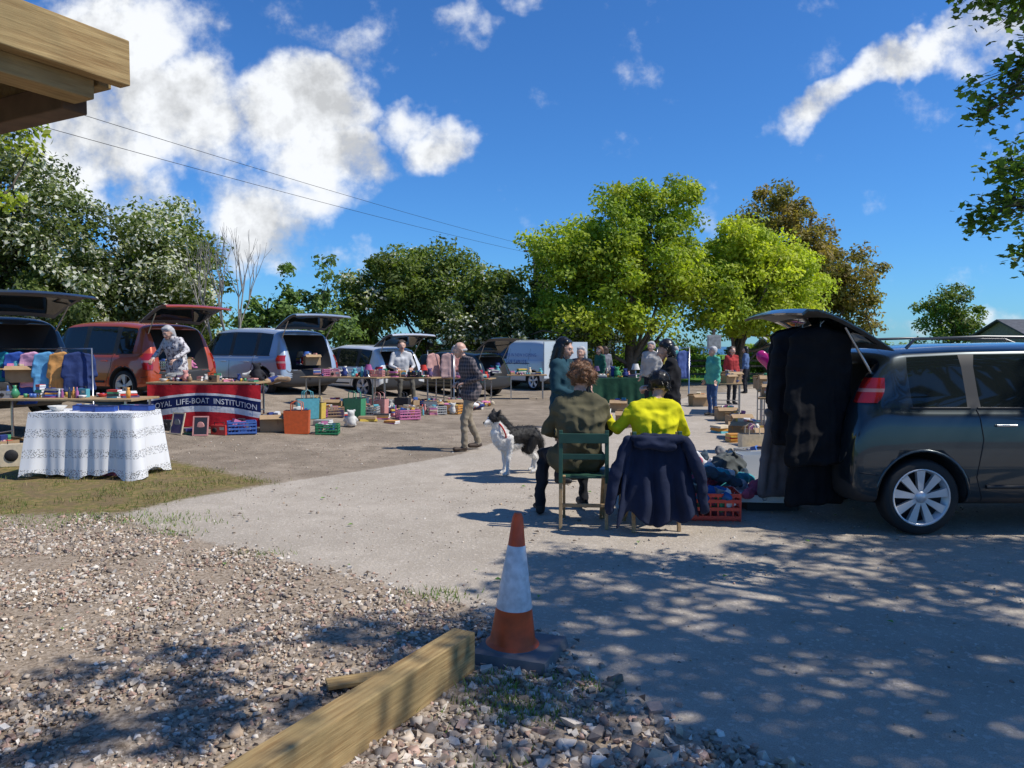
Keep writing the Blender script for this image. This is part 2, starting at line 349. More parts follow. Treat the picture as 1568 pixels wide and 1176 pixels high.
cube=np.array([(-1,-1,-.7),(1,-1,-.7),(1,1,-.7),(-1,1,-.7),(-1,-1,.7),(1,-1,.7),(1,1,.7),(-1,1,.7)])*.75
V=cube[None]+rng.normal(0,.28,(n,8,3)); V*=(sz[:,None,None]*rng.uniform(.6,1.2,(n,1,3)))
an=rng.uniform(0,6.28,n); ca,sa=np.cos(an)[:,None],np.sin(an)[:,None]
tl=rng.normal(0,.4,n)[:,None]; y_=V[...,1]*np.cos(tl)-V[...,2]*np.sin(tl); z_=V[...,1]*np.sin(tl)+V[...,2]*np.cos(tl)
V=np.stack([V[...,0]*ca-y_*sa,V[...,0]*sa+y_*ca,z_],-1)
V+=np.stack([sx,sy,sz*.25+.002+.6*ss(-1,-7,sx)*ss(9,19,sy)],-1)[:,None]
F=(np.array([(0,3,2,1),(4,5,6,7),(0,1,5,4),(1,2,6,5),(2,3,7,6),(3,0,4,7)])[None]+np.arange(n)[:,None,None]*8).reshape(-1,4)
pal=np.array([(.50,.42,.335),(.40,.33,.26),(.58,.50,.41),(.46,.31,.24),(.28,.23,.19),(.50,.38,.27),(.70,.64,.56),(.36,.29,.22)])
cc=pal[rng.integers(0,len(pal),n)]*rng.uniform(.65,1.15,(n,1))
mb=MB(); mb.add(V.reshape(-1,3),F,STN,True,col=np.repeat(cc,6,axis=0)); go=mb.obj('gravel')
go.data.polygons.foreach_set('use_smooth',np.repeat(rng.uniform(0,1,n)<.5,6))
GRM=mat('grass_blade',(.1,.15,.03),rough=.7,attr=True,trans=.3)
def grass(name,pts,h,cols):
    pts=np.asarray(pts); n=len(pts); a=rng.uniform(0,6.28,n); w=.004
    s=np.stack([np.cos(a),np.sin(a),0*a],-1)*w; hh=h*rng.uniform(.4,1.2,n); lean=rng.normal(0,.4,(n,2))*hh[:,None]
    tip=pts+np.concatenate([lean,hh[:,None]],1); V=np.stack([pts-s,pts+s,tip+s*.15,tip-s*.15],1).reshape(-1,3)
    mb=MB(); mb.add(V,np.arange(4*n).reshape(-1,4),GRM,col=np.array(cols)[rng.integers(0,len(cols),n)]*rng.uniform(.6,1.3,(n,1))); mb.obj(name)
gx=rng.uniform(-9,-2.5,26000); gy=rng.uniform(7,12,26000); sdv=sdpoly(gx,gy,GRASS)
nn=np.array([noise.noise(Vector((a*1.5,b*1.5,2))) for a,b in zip(gx,gy)]); q=(sdv>rng.normal(0,.12,len(gx)))&(nn>rng.normal(.08,.12,len(gx)))
grass('grass',[(a,b,hgt(a,b)) for a,b in zip(gx[q],gy[q])],.045,[(.12,.16,.03),(.30,.24,.11),(.3,.23,.1),(.15,.18,.045)])
pts=[]
for cx,cy,r,k in [(.02,3.3,.14,420),(-.05,3.55,.1,200),(.3,3.55,.1,100),(-.5,4.85,.12,120),(-.1,2.8,.12,90),(-2.9,6.5,.12,90),(-3.3,7.0,.35,420),(-4.2,7.0,.3,350),(-1.9,5.85,.1,60)]:
    for _ in range(k): pts.append((cx+rng.normal(0,r),cy+rng.normal(0,r*.6),0))
grass('grass_tuft',pts,.04,[(.13,.24,.04),(.2,.3,.06),(.26,.26,.08)])
mb=MB(); LG=mat('fallen_leaf_green',(.18,.34,.06),trans=.2); LB=mat('fallen_leaf_brown',(.12,.08,.05))
for i in range(70):
    x=rnd.uniform(-3,4); y=rnd.uniform(3,9); s=rnd.uniform(.012,.032); a=rnd.uniform(0,6.28); m=LG if rnd.random()<.4 else LB
    V=np.array([(-1,0,.1),(-.3,-.6,.5),(1,0,.2),(-.3,.6,.6)])*s@rotM(0,0,a).T+np.array((x,y,.012)); mb.add(V,[(0,1,2,3)],m)
mb.obj('fallen_leaves')
# ------------------------------------------------------------ trees
LEAF=mat('foliage',(.08,.12,.03),rough=.55,attr=True,trans=.42,spec=.3)
BARK=mat('bark',(.10,.08,.06),rough=.9,var=.4,vs=12)
BARKG=mat('bark_grey',(.26,.24,.21),rough=.9,var=.3,vs=12)
def limb(mb,a,b,r0,r1,m=BARK,k=6,bend=.1,n=6):
    a=np.array(a,float);b=np.array(b,float); l=np.linalg.norm(b-a); off=rng.normal(0,bend*l,3)
    t=np.linspace(0,1,k)[:,None]; P=a+(b-a)*t+off*(t*(1-t)*2)+rng.normal(0,bend*l*.12,(k,3))*(t*(1-t)*4)
    mb.tube(P,r0+(r1-r0)*t[:,0],m,n,cap=False); return P
def tree(name,base,ells,nclump,lpc,clr,ls,cols,tr=.2,nl=24,flower=0,fcol=(.75,.75,.66),trunk=True,shell=.5,zz=None,bark=BARK):
    bx,by=base; bz=hgt(bx,by) if zz is None else zz; mb=MB(); E=np.array(ells,float)
    w=E[:,3]*E[:,4]*E[:,5]; w=w/w.sum(); k=rng.choice(len(E),nclump,p=w)
    d=rng.normal(0,1,(nclump,3)); d/=np.linalg.norm(d,axis=1)[:,None]; r=rng.uniform(0,1,nclump)**shell
    C=E[k,:3]+d*E[k,3:]*r[:,None]
    C=C[C[:,2]>bz+.3]; nclump=len(C)
    nl_=(lpc*rng.uniform(.4,1.5,nclump)).astype(int); rr=clr*rng.uniform(.6,1.4,nclump)
    ci=np.repeat(np.arange(nclump),nl_); n=len(ci)
    u=rng.normal(0,1,(n,3)); u/=np.linalg.norm(u,axis=1)[:,None]; u*=(rng.uniform(0,1,n)**.45)[:,None]; u[:,2]*=.7
    Pp=C[ci]+u*rr[ci][:,None]
    nrm=u*.7+np.array([.15,-.1,.5])+rng.normal(0,.5,(n,3)); nrm/=np.linalg.norm(nrm,axis=1)[:,None]
    a=np.cross(nrm,rng.normal(0,1,(n,3))); a/=np.linalg.norm(a,axis=1)[:,None]; b=np.cross(nrm,a)
    s=(ls*rng.uniform(.6,1.3,n))[:,None]
    V=np.stack([Pp-a*s,Pp-b*s*.55+nrm*s*.12-a*s*.1,Pp+a*s,Pp+b*s*.55+nrm*s*.12-a*s*.1],1).reshape(-1,3)
    cols=np.array(cols); cl=cols[rng.integers(0,len(cols),nclump)]*rng.uniform(.75,1.2,(nclump,1)); cf=cl[ci]*rng.uniform(.75,1.25,(n,1))
    if flower:
        fl=rng.uniform(0,1,nclump)<flower*2.2; q=fl[ci]&(rng.uniform(0,1,n)<.45); cf[q]=np.array(fcol)*rng.uniform(.7,1,(q.sum(),1))
    mb.add(V,np.arange(4*n).reshape(-1,4),LEAF,col=cf)
    if trunk:
        top=np.average(E[:,:3],axis=0,weights=w); top[2]=max(E[:,2]); t0=np.array([bx,by,bz-.2]); tp=limb(mb,t0,top,tr,tr*.25,bark,8,.05,8)
        for i in range(min(nl,nclump)):
            c=C[rng.integers(0,nclump)]; p=tp[min(7,max(1,int(rng.uniform(1.2,6))))]; P=limb(mb,p,c,tr*.38,tr*.05,bark,6,.12,5)
            for _ in range(2):
                c2=C[np.argsort(np.linalg.norm(C-P[3],axis=1))[rng.integers(0,6)%nclump]]; limb(mb,P[3],c2,tr*.13,tr*.03,bark,4,.1,4)
    return mb.obj(name)
G_OAK=[(.35,.42,.035),(.27,.35,.035),(.41,.46,.045),(.20,.28,.03)]
G_DK=[(.075,.11,.028),(.095,.13,.032),(.13,.165,.045),(.06,.085,.022)]
G_MID=[(.14,.19,.038),(.18,.235,.045),(.11,.15,.03)]
G_BR=[(.24,.20,.045),(.20,.18,.045),(.28,.21,.06)]
tree('oak_tree',(4.9,32),[(4.2,32,4.6,3.6,3,2.2),(2.4,31.5,5.4,2.0,2,1.5),(5.4,32,6.8,2.7,2.4,2.0),(7.4,32,4.6,2.2,2.4,2.0),(4,31,2.9,3.0,2,1.2),(8,31.5,2.8,1.8,1.6,1.0)],440,155,.62,.092,G_OAK,.3,40)
tree('oak_tree',(9.6,33),[(10.2,33,4.6,2.6,2.3,2.2),(12,33.5,4.1,1.8,2,1.7),(9.6,33,5.6,1.8,1.8,1.4),(10.5,32.5,2.8,2.6,1.6,.9)],290,150,.6,.092,[(.40,.46,.04),(.34,.41,.04),(.46,.5,.05)],.25,30)
tree('beech_tree',(15.3,40),[(14.5,40,6.0,2.8,2.5,2.7),(13.5,40,8.2,1.7,1.8,1.6),(17,40,4.8,2.2,2,2.3),(17.6,40,3.5,1.6,2,1.6)],290,120,.62,.105,G_BR,.28,36)
tree('hawthorn_tree',(-3.8,34),[(-5.2,34,3.6,2.5,2,2.3),(-3.9,34.5,4.8,1.7,2,1.7),(-1.6,34,3.7,2.4,2,2.0),(.2,34,2.6,1.6,1.5,1.6),(-6.8,34,2.6,1.4,1.5,1.6)],340,130,.6,.10,G_MID,.2,20,flower=.05)
tree('hawthorn_tree',(-1.2,31),[(-2,31,2.2,1.6,1.2,1.3),(-.3,31,2.4,1.5,1.2,1.3),(3.0,31,2.0,1.5,1.2,.9)],110,130,.5,.09,G_DK,.14,12,flower=.2)
tree('pine_tree',(1.1,38),[(1.2,38,4.2,.9,.9,1.6),(1.2,38,2.8,1.5,1.5,1.0),(2.2,38,3.4,1.2,1.2,1.0)],70,160,.5,.09,G_DK,.16,16)
tree('hawthorn_tree',(-16,24),[(-16,24,4.6,3.2,2.5,3.2),(-13.6,24,3.6,2.3,2,2.9),(-18.5,23,5.6,2.6,2.5,2.9),(-15.3,23.5,7.0,1.8,1.6,1.3),(-11.6,24.5,3.2,1.9,1.6,2.4),(-14,22.5,2.2,3.5,1.2,1.5)],580,145,.6,.085,G_DK,.3,30,flower=.25)
tree('hawthorn_tree',(-11.6,26),[(-12.0,26.5,4.2,1.8,2,2.5),(-10.9,26,2.8,1.4,2,1.8)],190,140,.55,.085,G_MID,.2,16,flower=.18)
tree('sycamore_tree',(-12.3,14.2),[(-10.3,14,5.9,1.9,1.6,1.3),(-11.2,14,8,2.2,1.8,1.6),(-9.9,13.8,4.5,1.2,1.2,1.1),(-12,14,6,2,2,3)],230,80,.42,.075,[(.36,.42,.045),(.28,.35,.04),(.42,.46,.06)],.2,20)
tree('cherry_sapling',(-8.2,26),[(-8.3,26,2.2,1.3,.9,1.1),(-7.6,26,3.2,.5,.4,1.2)],55,60,.42,.1,[(.12,.2,.045),(.14,.22,.06)],.07,14)
tree('cherry_sapling',(-6.6,27),[(-7.0,27,2.8,.8,.7,1.5),(-6.4,27,3.6,.45,.4,1.3),(-6.2,27,2.2,1.1,.7,.7)],45,60,.4,.1,[(.13,.2,.06),(.16,.24,.07)],.06,12)
tree('round_tree',(28.4,50),[(28.4,50,4.0,2.1,2,1.5),(27.6,50,2.6,1.8,1.5,1.2),(29.6,50,3.0,1.6,1.5,1.2)],90,90,.55,.11,G_MID,.16,20,zz=0)
tree('hedgerow',(0,37),[(x,37+rnd.uniform(-.6,.6),1.0,2.2,1.2,rnd.uniform(1.0,1.6)) for x in np.arange(-30,8,2.2)],300,110,.6,.1,G_DK+G_MID,trunk=False)
tree('hedgerow',(14,42),[(x,43+rnd.uniform(-.8,.8),.8,2.4,1,rnd.uniform(.7,1.3)) for x in np.arange(10,42,2.4)],230,100,.55,.11,G_MID+[(.24,.32,.05)],trunk=False)
tree('bush',(10,36),[(8.6,35.5,.7,1.1,.8,.8),(6,36,1.0,1.2,.8,1.1),(12,37,.8,2,.8,.9)],90,90,.4,.09,[(.26,.36,.05)],trunk=False)
mb=MB()
def rec(p,d,l,r,dep):
    q=np.array(p)+np.array(d)*l; limb(mb,p,q,r,r*.62,BARKG,4,.06,5)
    if dep==0: return
    for _ in range(3 if dep>2 else 2):
        nd=np.array(d)+rng.normal(0,.26,3)*np.array([1,.8,.5])+np.array([0,0,.2]); nd/=np.linalg.norm(nd); rec(q,nd,l*rng.uniform(.6,.85),r*.58,dep-1)
for dx in (-.22,0,.22): rec((-8.75+dx,23.5,.5),np.array([dx*.7,0,1])/np.linalg.norm([dx*.7,0,1]),1.5,.055,4)
mb.obj('bare_tree')
mb=MB()
for dx in (-.15,.1): rec((32.5+dx,46,0),np.array([dx,0,1]),1.3,.07,4)
mb.obj('bare_tree')
ELL=[(7.0,3.3,6.6,2.6,2.2,1.2),(4.8,2.8,6.4,1.4,1.3,.8),(8.6,5.0,6.2,2.0,1.3,1.1),(6.0,1.5,6.6,2.4,1.4,.9),(3.0,2.2,6.2,1.2,.8,.5)]
MAP=[(.10,.17,.03),(.13,.21,.04),(.08,.14,.028)]
tree('overhanging_maple_tree',(8.2,2.2),ELL,290,60,.38,.066,MAP,.22,30)
def twigs(name,cl):
    mb=MB(); A=[]
    for c,r,n in cl:
        c=np.array(c); s=np.array([4.6,4.4,c[2]+.8]); P=limb(mb,s,c,.02,.004,BARK,6,.05,5)
        for i in range(n):
            e=c+rng.normal(0,r,3)*np.array([1,.8,.55]); limb(mb,P[rng.integers(3,6)],e,.005,.0015,BARK,4,.1,4)
            for _ in range(11):
                p=e+rng.normal(0,.05,3); nrm=np.array([0,0,1])+rng.normal(0,.5,3); nrm/=np.linalg.norm(nrm); a=np.cross(nrm,rng.normal(0,1,3)); a/=np.linalg.norm(a); b=np.cross(nrm,a); s_=rnd.uniform(.018,.034)
                pts=[]
                for k in range(10):
                    t=6.283*k/10; q=1.0 if k%2==0 else .62; pts.append(p+(a*math.cos(t)*1.1+b*math.sin(t))*s_*q)
                A.append(pts)
    V=np.array(A).reshape(-1,3); n=len(A); mb.add(V,np.arange(10*n).reshape(-1,10),LEAF,col=np.array(MAP)[rng.integers(0,3,n)]*rng.uniform(.7,1.6,(n,1))); 
    limb(mb,(8.2,2.2,3.2),(4.6,4.4,4.6),.09,.03,BARK,6,.06,6); mb.obj(name)
twigs('maple_branch',[((3.28,5,3.86),.2,60),((3.0,4.9,3.84),.07,12),((3.26,5,3.38),.12,30),((3.1,5,3.18),.06,9),((3.0,5,3.09),.03,4),((3.34,5.1,2.75),.13,30),((3.26,5,2.5),.13,30),((3.04,5,2.42),.07,11),((3.36,5.1,2.2),.08,12)])
# ------------------------------------------------------------ timber
WD=bpy.data.materials.new('pine_timber'); WD.use_nodes=True; T=NT(WD.node_tree); pb=WD.node_tree.nodes['Principled BSDF']
tc=T.n('ShaderNodeTexCoord').outputs['Object']; mp=T.n('ShaderNodeMapping'); T.put(mp.inputs[0],tc); mp.inputs['Scale'].default_value=(1.0,14,14)
ng=T.noise(mp.outputs[0],3.5,8,.6); n2=T.noise(tc,3,5); vr=T.n('ShaderNodeTexVoronoi'); T.put(vr.inputs['Vector'],tc); vr.inputs['Scale'].default_value=3.2
c=T.mix(T.mr(ng,.35,.65),(.25,.155,.065),(.42,.30,.14)); c=T.mix(T.mr(n2,.42,.68,0,.7),c,(.20,.155,.075)); c=T.mix(T.mr(vr.outputs['Distance'],.03,.08,.9,0),c,(.08,.045,.02))
T.put(pb.inputs['Base Color'],c); pb.inputs['Roughness'].default_value=.8; pb.inputs['Specular IOR Level'].default_value=.2
bp=T.n('ShaderNodeBump'); bp.inputs['Strength'].default_value=.8; bp.inputs['Distance'].default_value=.006; T.put(bp.inputs['Height'],ng); T.put(pb.inputs['Normal'],bp.outputs[0])
WDK=mat('dark_timber',(.10,.06,.035),rough=.85,var=.3,vs=9)  # darker brown timber for shelter joists, inner rail and roof boards
ang=math.atan2(-.88,-.47)
mb=MB(); mb.box((1.5,0,.1),(3.0,.125,.2),WD); o=mb.obj('timber_edging_beam',(-.235,3.74,0),ang,bevel=.006)
mb=MB(); mb.box((0,0,.011),(.3,.1,.02),WD); mb.obj('timber_offcut',(-.72,3.55,.02),.35,bevel=.003)
mb=MB()
mb.box((1.8,.03,.085),(3.6,.06,.17),WD); mb.box((.03,-1.7,.08),(.055,3.3,.155),WD)
mb.box((1.85,-.07,-.03),(3.5,.12,.075),WD); mb.box((.10,-1.78,-.045),(.10,3.3,.1),WDK)
for i in range(9): mb.box((.5+i*.4,-1.75,.02),(.05,3.2,.12),WDK)
for i in range(22): mb.box((1.8,-.09-i*.15,.188),(3.6,.146,.022),WDK)
mb.box((.7,-2.6,-1.37),(.12,.12,2.6),WD); mb.box((3.2,-2.6,-1.37),(.12,.12,2.6),WD); mb.box((3.4,-.5,-1.37),(.12,.12,2.6),WD)
mb.obj('timber_shelter',(-1.5,3.0,2.585),ang,bevel=.005)
OR=mat('cone_orange',(.56,.075,.013),rough=.5,var=.25,vs=12); CW=mat('cone_white',(.6,.62,.64),rough=.4,var=.2,vs=25); CB=mat('cone_base',(.13,.13,.135),rough=.8,var=.2)
mb=MB()
def cr(z): return .128-.1*(z/.72)
pr=[(.16,.05),(.14,.062),(cr(.06),.075),(cr(.25),.25),(cr(.251)+.002,.252),(cr(.6)+.002,.575),(cr(.6),.578),(cr(.72),.72),(.018,.745),(.0,.742)]
mb.lathe(pr,[CB,OR,OR,OR,CW,CW,OR,OR,OR],n=32,rx=0,ry=rad(2.5))
mb.box((.04,0,.028),(.42,.40,.055),CB,taper=.94); mb.obj('traffic_cone',(.0,3.93,.0),rad(-20),bevel=.012)
# ------------------------------------------------------------ cars
def car(name,xr,yr,deg,paint,L=4.3,W=1.78,H=1.62,bf=.58,hatch=True,win=((.5,.95),(1.05,1.85),(1.95,2.6)),tl=None,spokes=5,wr=.33,van=False,open_ang=22,rails=False,hl=1.0,clad=True,cut=True,wx=.72,z=None,arch=.09):
    mb=MB(); b=bf*H; hw=W/2
    S=[(0,.38,.56,.62,.86,.84,.7),(.03,.30,b-.22,b-.10,.96,.95,.8),(.10,.24,b-.05,b+.1,.99,.975,.82),(.26,.22,b+.02,H-.16-(0 if van else .05),1,.98,.8),(.4,.22,b+.01,H-.035-arch*.6,1,.98,.77)]
    fr=.6*L if not van else .66*L
    wz=[w for ww in win for w in ww]
    for x in wz:
        if x>.42: S.append((x,.22,b,H-.005-arch*((x-1.7)/1.3)**2*(1 if x<1.7 else .7),1,.985,.75))
    S+=[(fr,.22,b-.01,H-.05-arch,1,.98,.73),(fr+.081*L,.22,b-.015,b+.5*(H-.09-b),1,.975,.74),(fr+.165*L,.23,b-.02,b+.03,1,.96,.78),(.88*L,.24,b-.1,b-.06,.99,.92,.75),(.95*L,.24,b-.2,b-.17,.97,.86,.7),(.985*L,.26,b-.33,b-.3,.9,.8,.65),(L,.36,.52,.56,.8,.72,.6)]
    S=sorted(S); V=[];n=16
    for (x,zb,zl,zt,wl,wb,wt) in S:
        h=[(0,zb),(wl*.86*hw,zb),(wl*hw,zb+.1),(wl*hw+.012,(zb+zl)/2),(wb*hw,zl-.06),(wb*hw-.04,zl),(wt*hw,zl+(zt-zl)*.86),(wt*hw-.1,zt-.012*(zt>zl+.3)),(0,zt+.01)]
        V+= [(x,y,z_) for y,z_ in h]+[(x,-y,z_) for y,z_ in h[7:0:-1]]
    F=[];ML=[]; lower=mat('lower_cladding',(.03,.03,.032),rough=.6); CRS={}
    for i in range(len(S)-1):
        x0,x1=S[i][0],S[i+1][0]; xm=(x0+x1)/2
        for j in range(n):
            F.append((i*n+j,i*n+(j+1)%n,(i+1)*n+(j+1)%n,(i+1)*n+j)[::-1]); jj=j if j<8 else 15-j; m=paint
            if jj in(0,1) : m=lower
            isw=(any(a<=xm<=b_ for a,b_ in win) and not van) or (fr<=xm<=fr+.1*L) or (van and xm>2.2 and xm<fr)
            if jj==5 and isw: m=GLASS
            if jj in (6,7) and fr<xm<fr+.165*L: m=GLASS
            if jj==5 and win[0][0]<xm<fr and m is paint and not van: m=DARK
            ML.append(m)
            if j in (2,4,5,6,10,11,12,14): CRS[tuple(sorted((i*n+j,(i+1)*n+j)))]=.45 if j not in(5,11) else .75
        for j in (5,10): CRS[tuple(sorted((i*n+j,i*n+j+1)))]=.9
    F+= [tuple(range(n)),tuple(range((len(S)-1)*n,len(S)*n))[::-1]]; ML+=[lower,lower]
    mats=[paint,GLASS,lower,DARK]; me=bpy.data.meshes.new('c'); me.from_pydata(V,[],F)
    for m in mats: me.materials.append(m)
    for p,m in zip(me.polygons,ML): p.material_index=mats.index(m)
    ce=me.attributes.new('crease_edge','FLOAT','EDGE')
    for e in me.edges:
        k=tuple(sorted(e.vertices))
        if k in CRS: ce.data[e.index].value=CRS[k]
    o=bpy.data.objects.new('c',me); COL.objects.link(o)
    s=o.modifiers.new('s','SUBSURF'); s.levels=2; s.render_levels=2
    cb=MB(); wpos=(wx,L-.86); N_=36
    for x in wpos:
        for sg in (-1,1):
            Vc=[(x+(wr+.055)*math.cos(6.283185*k/N_),sg*hw+yy,wr+.01+(wr+.055)*math.sin(6.283185*k/N_)) for yy in (-.25,.25) for k in range(N_)]
            addpolys(cb,np.array(Vc),[tuple(range(N_)),tuple(range(N_,2*N_))[::-1]]+[((k+1)%N_,k,N_+k,N_+(k+1)%N_) for k in range(N_)],[BLACK]*(N_+2),False)
    if cut: cb.box((.31,0,(.64+H-.2)/2),(1.1,(hw-.28)*2,H-.2-.64),DARK)
    co=cb.obj('cut')
    bo=o.modifiers.new('b','BOOLEAN'); bo.object=co; bo.operation='DIFFERENCE'; bo.solver='EXACT'
    try: bo.material_mode='TRANSFER'
    except: pass
    dg=bpy.context.evaluated_depsgraph_get(); dg.update(); e=o.evaluated_get(dg); em=e.to_mesh()
    Vv=np.array([v.co[:] for v in em.vertices]); FF=[tuple(p.vertices) for p in em.polygons]; em_m=[em.materials[p.material_index] if p.material_index<len(em.materials) and em.materials[p.material_index] else DARK for p in em.polygons]
    em_m=[bpy.data.materials[m.name] for m in em_m]; e.to_mesh_clear(); bpy.data.objects.remove(o); bpy.data.objects.remove(co)
    addpolys(mb,Vv,FF,em_m)
    bv=BVHTree.FromPolygons([Vector(v) for v in Vv],FF)
    def sy(x,z_,sg):
        r=bv.ray_cast(Vector((x,sg*2,z_)),Vector((0,-sg,0))); return r[0][1] if r[0] and abs(r[0][1])>.5*hw else sg*hw*.95
    def ry_(y,z_):
        r=bv.ray_cast(Vector((-2,y,z_)),Vector((1,0,0))); q=r[0][0] if r[0] else .2
        return q if q<.45 else .2
    def seam(pts,m=BLACK,r=.004,off=0):
        for sg in (-1,1):
            P=[]
            for (a,c_),(a2,c2) in zip(pts[:-1],pts[1:]):
                for t in np.linspace(0,1,7): x=a+(a2-a)*t; z_=c_+(c2-c_)*t; P.append((x,sy(x,z_,sg)+sg*off,z_))
            mb.tube(P,r,m,5)
    if not van:
        d1=win[1]; seam([(d1[0]-.02,b),(d1[0]+.02,b-.25),(wpos[0]+wr+.12,.5),(wpos[0]+wr+.18,.3)],r=.005); seam([(d1[1]+.05,b),(d1[1]+.05,.28)],r=.005)
        seam([(wpos[0]+wr+.18,.29),(fr+.12*L,.29),(fr+.13*L,b-.02)])
        for w in win:
            seam([(w[0]-.01,b+.012),(w[1]+.01,b+.012)],DARK,.01)
        for hx in (d1[0]+.12,d1[1]+.17): seam([(hx,b-.13),(hx+.17,b-.13)],METAL if H>1.62 and bf>.6 else paint,.013,.012)
        seam([(wpos[0]+wr+.2,.42),(L-.86-wr-.15,.42)],DARK,.02,.004)
    else:
        seam([(1.0,b+.4),(1.0,.3)]); seam([(2.1,b+.4),(2.1,.3)]); seam([(.9,b-.15),(2.9,b-.15)],DARK,.012)
    seam([(.22,.52),(.06,.54)],DARK,.006)
    z0,z1=tl or (b-.3,b+.02)
    for sg in (-1,1):
        PP=[]
        for kz,zz_ in enumerate(np.linspace(z0,z1,8)):
            ys_=abs(sy(.36,zz_,sg)); row=[]; tz=kz/7; ex=(.04+.08*math.sin(math.pi*(.2+.6*tz)))*(1 if not van else .5)
            for k,y in enumerate(np.linspace(ys_-.12,ys_-.04,4)): row.append((ry_(sg*y,zz_)-.012,sg*y,zz_))
            xb=row[-1][0]+.02
            for x in np.linspace(.02,ex,4): row.append((xb+x,sy(xb+x,zz_,sg)+sg*.01,zz_))
            PP.append(row)
        lm=[REDL if not 3<=i<=3 else mat('lamp_clear',(.32,.16,.15),rough=.1,coat=1) for i in range(7) for _ in range(7)]
        mb.grid(PP,lm)
        mx=fr+.07*L; mb.ell((mx,sg*(hw+.1),b+.06),(.07,.11,.075),paint,12)
        HLm=mat('head_lamp',(.6,.62,.65),rough=.1,coat=1)
        mb.grid([[(x,sy(x,zz_,sg)+sg*.008,zz_) for x in np.linspace(.88*L,.955*L,5)] for zz_ in np.linspace(b-.32,b-.2,3)],HLm)
        for x in wpos:
            y=sg*(hw-.11); s_=sg; rr_=.72
            mb.lathe([(wr*rr_,-.09),(wr*.92,-.1),(wr*.98,-.08),(wr,-.04),(wr,.04),(wr*.98,.08),(wr*.92,.1),(wr*(rr_+.02),.095)],BLACK,c=(x,y,wr),n=40,axis='Y')
            mb.lathe([(wr*(rr_+.03),-.095*s_),(wr*(rr_+.03),.095*s_),(wr*(rr_-.02),.09*s_),(wr*(rr_-.05),.0),(.001,.0)],[ALLOY,ALLOY,ALLOY,DARK],c=(x,y,wr),n=40,axis='Y')
            mb.lathe([(.001,.085*s_),(wr*.15,.085*s_),(wr*.2,.03*s_)],ALLOY,c=(x,y,wr),n=16,axis='Y')
            for k in range(spokes):
                a=2*math.pi*k/spokes+.2; ca,sa=math.cos(a),math.sin(a)
                r0,r1=wr*.13,wr*(rr_-.01); w0,w1=wr*.055,wr*(.85/spokes+.02)
                V8=[]
                for yy in (.04,.08):
                    for rr,ww in ((r0,-w0),(r0,w0),(r1,w1),(r1,-w1)):
                        V8.append((x+ca*rr-sa*ww,y+s_*(yy-(.0 if rr==r0 else -.005)),wr+sa*rr+ca*ww))
                mb.add(V8,[(0,1,2,3),(4,7,6,5),(0,4,5,1),(1,5,6,2),(2,6,7,3),(3,7,4,0)],ALLOY)
            th=np.linspace(-.1,math.pi+.1,20)
            if clad and not van: mb.tube([(x+(wr+.065)*math.cos(t),sy(x+(wr+.09)*math.cos(t),wr+.01+(wr+.09)*math.sin(t),sg)-sg*.006,wr+.01+(wr+.065)*math.sin(t)) for t in th],.014,paint if bf>.6 else lower,6)
    if rails:
        for sg in (-1,1):
            mb.tube([(.55,sg*hw*.72,H-.06),(.62,sg*hw*.73,H+.02),(1.2,sg*hw*.74,H+.04),(2.2,sg*hw*.73,H+.03),(2.35,sg*hw*.72,H-.03)],.015,RAILM,6)
    if hatch:
        A=rad(open_ang); hx,hz=.38,H-.04
        prof=[(0,0),(.12,.025),(.3,.045),(.5,.045),(.62,.03),(.78,-.01),(.92,-.08),(1.02,-.17)]
        yw=[-1,-.88,-.6,-.3,0,.3,.6,.88,1]; inner=mat('hatch_inner_trim',(.10,.10,.105),rough=.6)
        top=[];bot=[]
        for i,(s_,o_) in enumerate(prof):
            s_*=hl; wdt=(hw-.14)*(1+.1*s_); r1=[];r2=[]
            for yq in yw:
                for rr,dz in ((r1,.0),(r2,-.045 if 0<i<len(prof)-1 and abs(yq)<1 else -.02)):
                    oo=o_+dz-.03*yq*yq; rr.append((hx-(s_*math.cos(A)+oo*math.sin(A)*1.0),yq*wdt,hz+s_*math.sin(A)+oo*math.cos(A)))
            top.append(r1);bot.append(r2)
        m1=[GLASS if (1<=i<=3 and 1<=j<=6) else paint for i in range(7) for j in range(8)]
        m2=[GLASS if (1<=i<=3 and 1<=j<=6) else inner for i in range(7) for j in range(8)]
        mb.grid(top,m1); mb.grid(bot,m2)
        for e_ in (0,-1):
            mb.grid([[r[e_] for r in top],[r[e_] for r in bot]],paint); mb.grid([top[e_],bot[e_]],paint)
        for sg in (-1,1): mb.tube([(.3,sg*(hw-.24),H-.35),(hx-.42*math.cos(A),sg*(hw-.2),hz+.42*math.sin(A)-.03)],.012,METAL,6)
    if z is None: z=hgt(xr,yr)
    a=rad(deg)
    return mb,lambda: mb.obj(name,(xr,yr,z),a)
def pnt(n,c,metal=.3): return mat('car_paint_'+n,c,rough=.3,metal=metal,coat=1)
PD=pnt('slate',(.022,.034,.042),.5)
m_,f=car('parked_car',2.85,7.27,0,PD,L=4.08,W=1.73,H=1.64,bf=.65,tl=(1.12,1.33),wr=.325,spokes=9,win=((.52,1.0),(1.08,1.85),(1.95,2.5)),open_ang=27,rails=True,wx=.6,hl=.98,arch=.05); f()
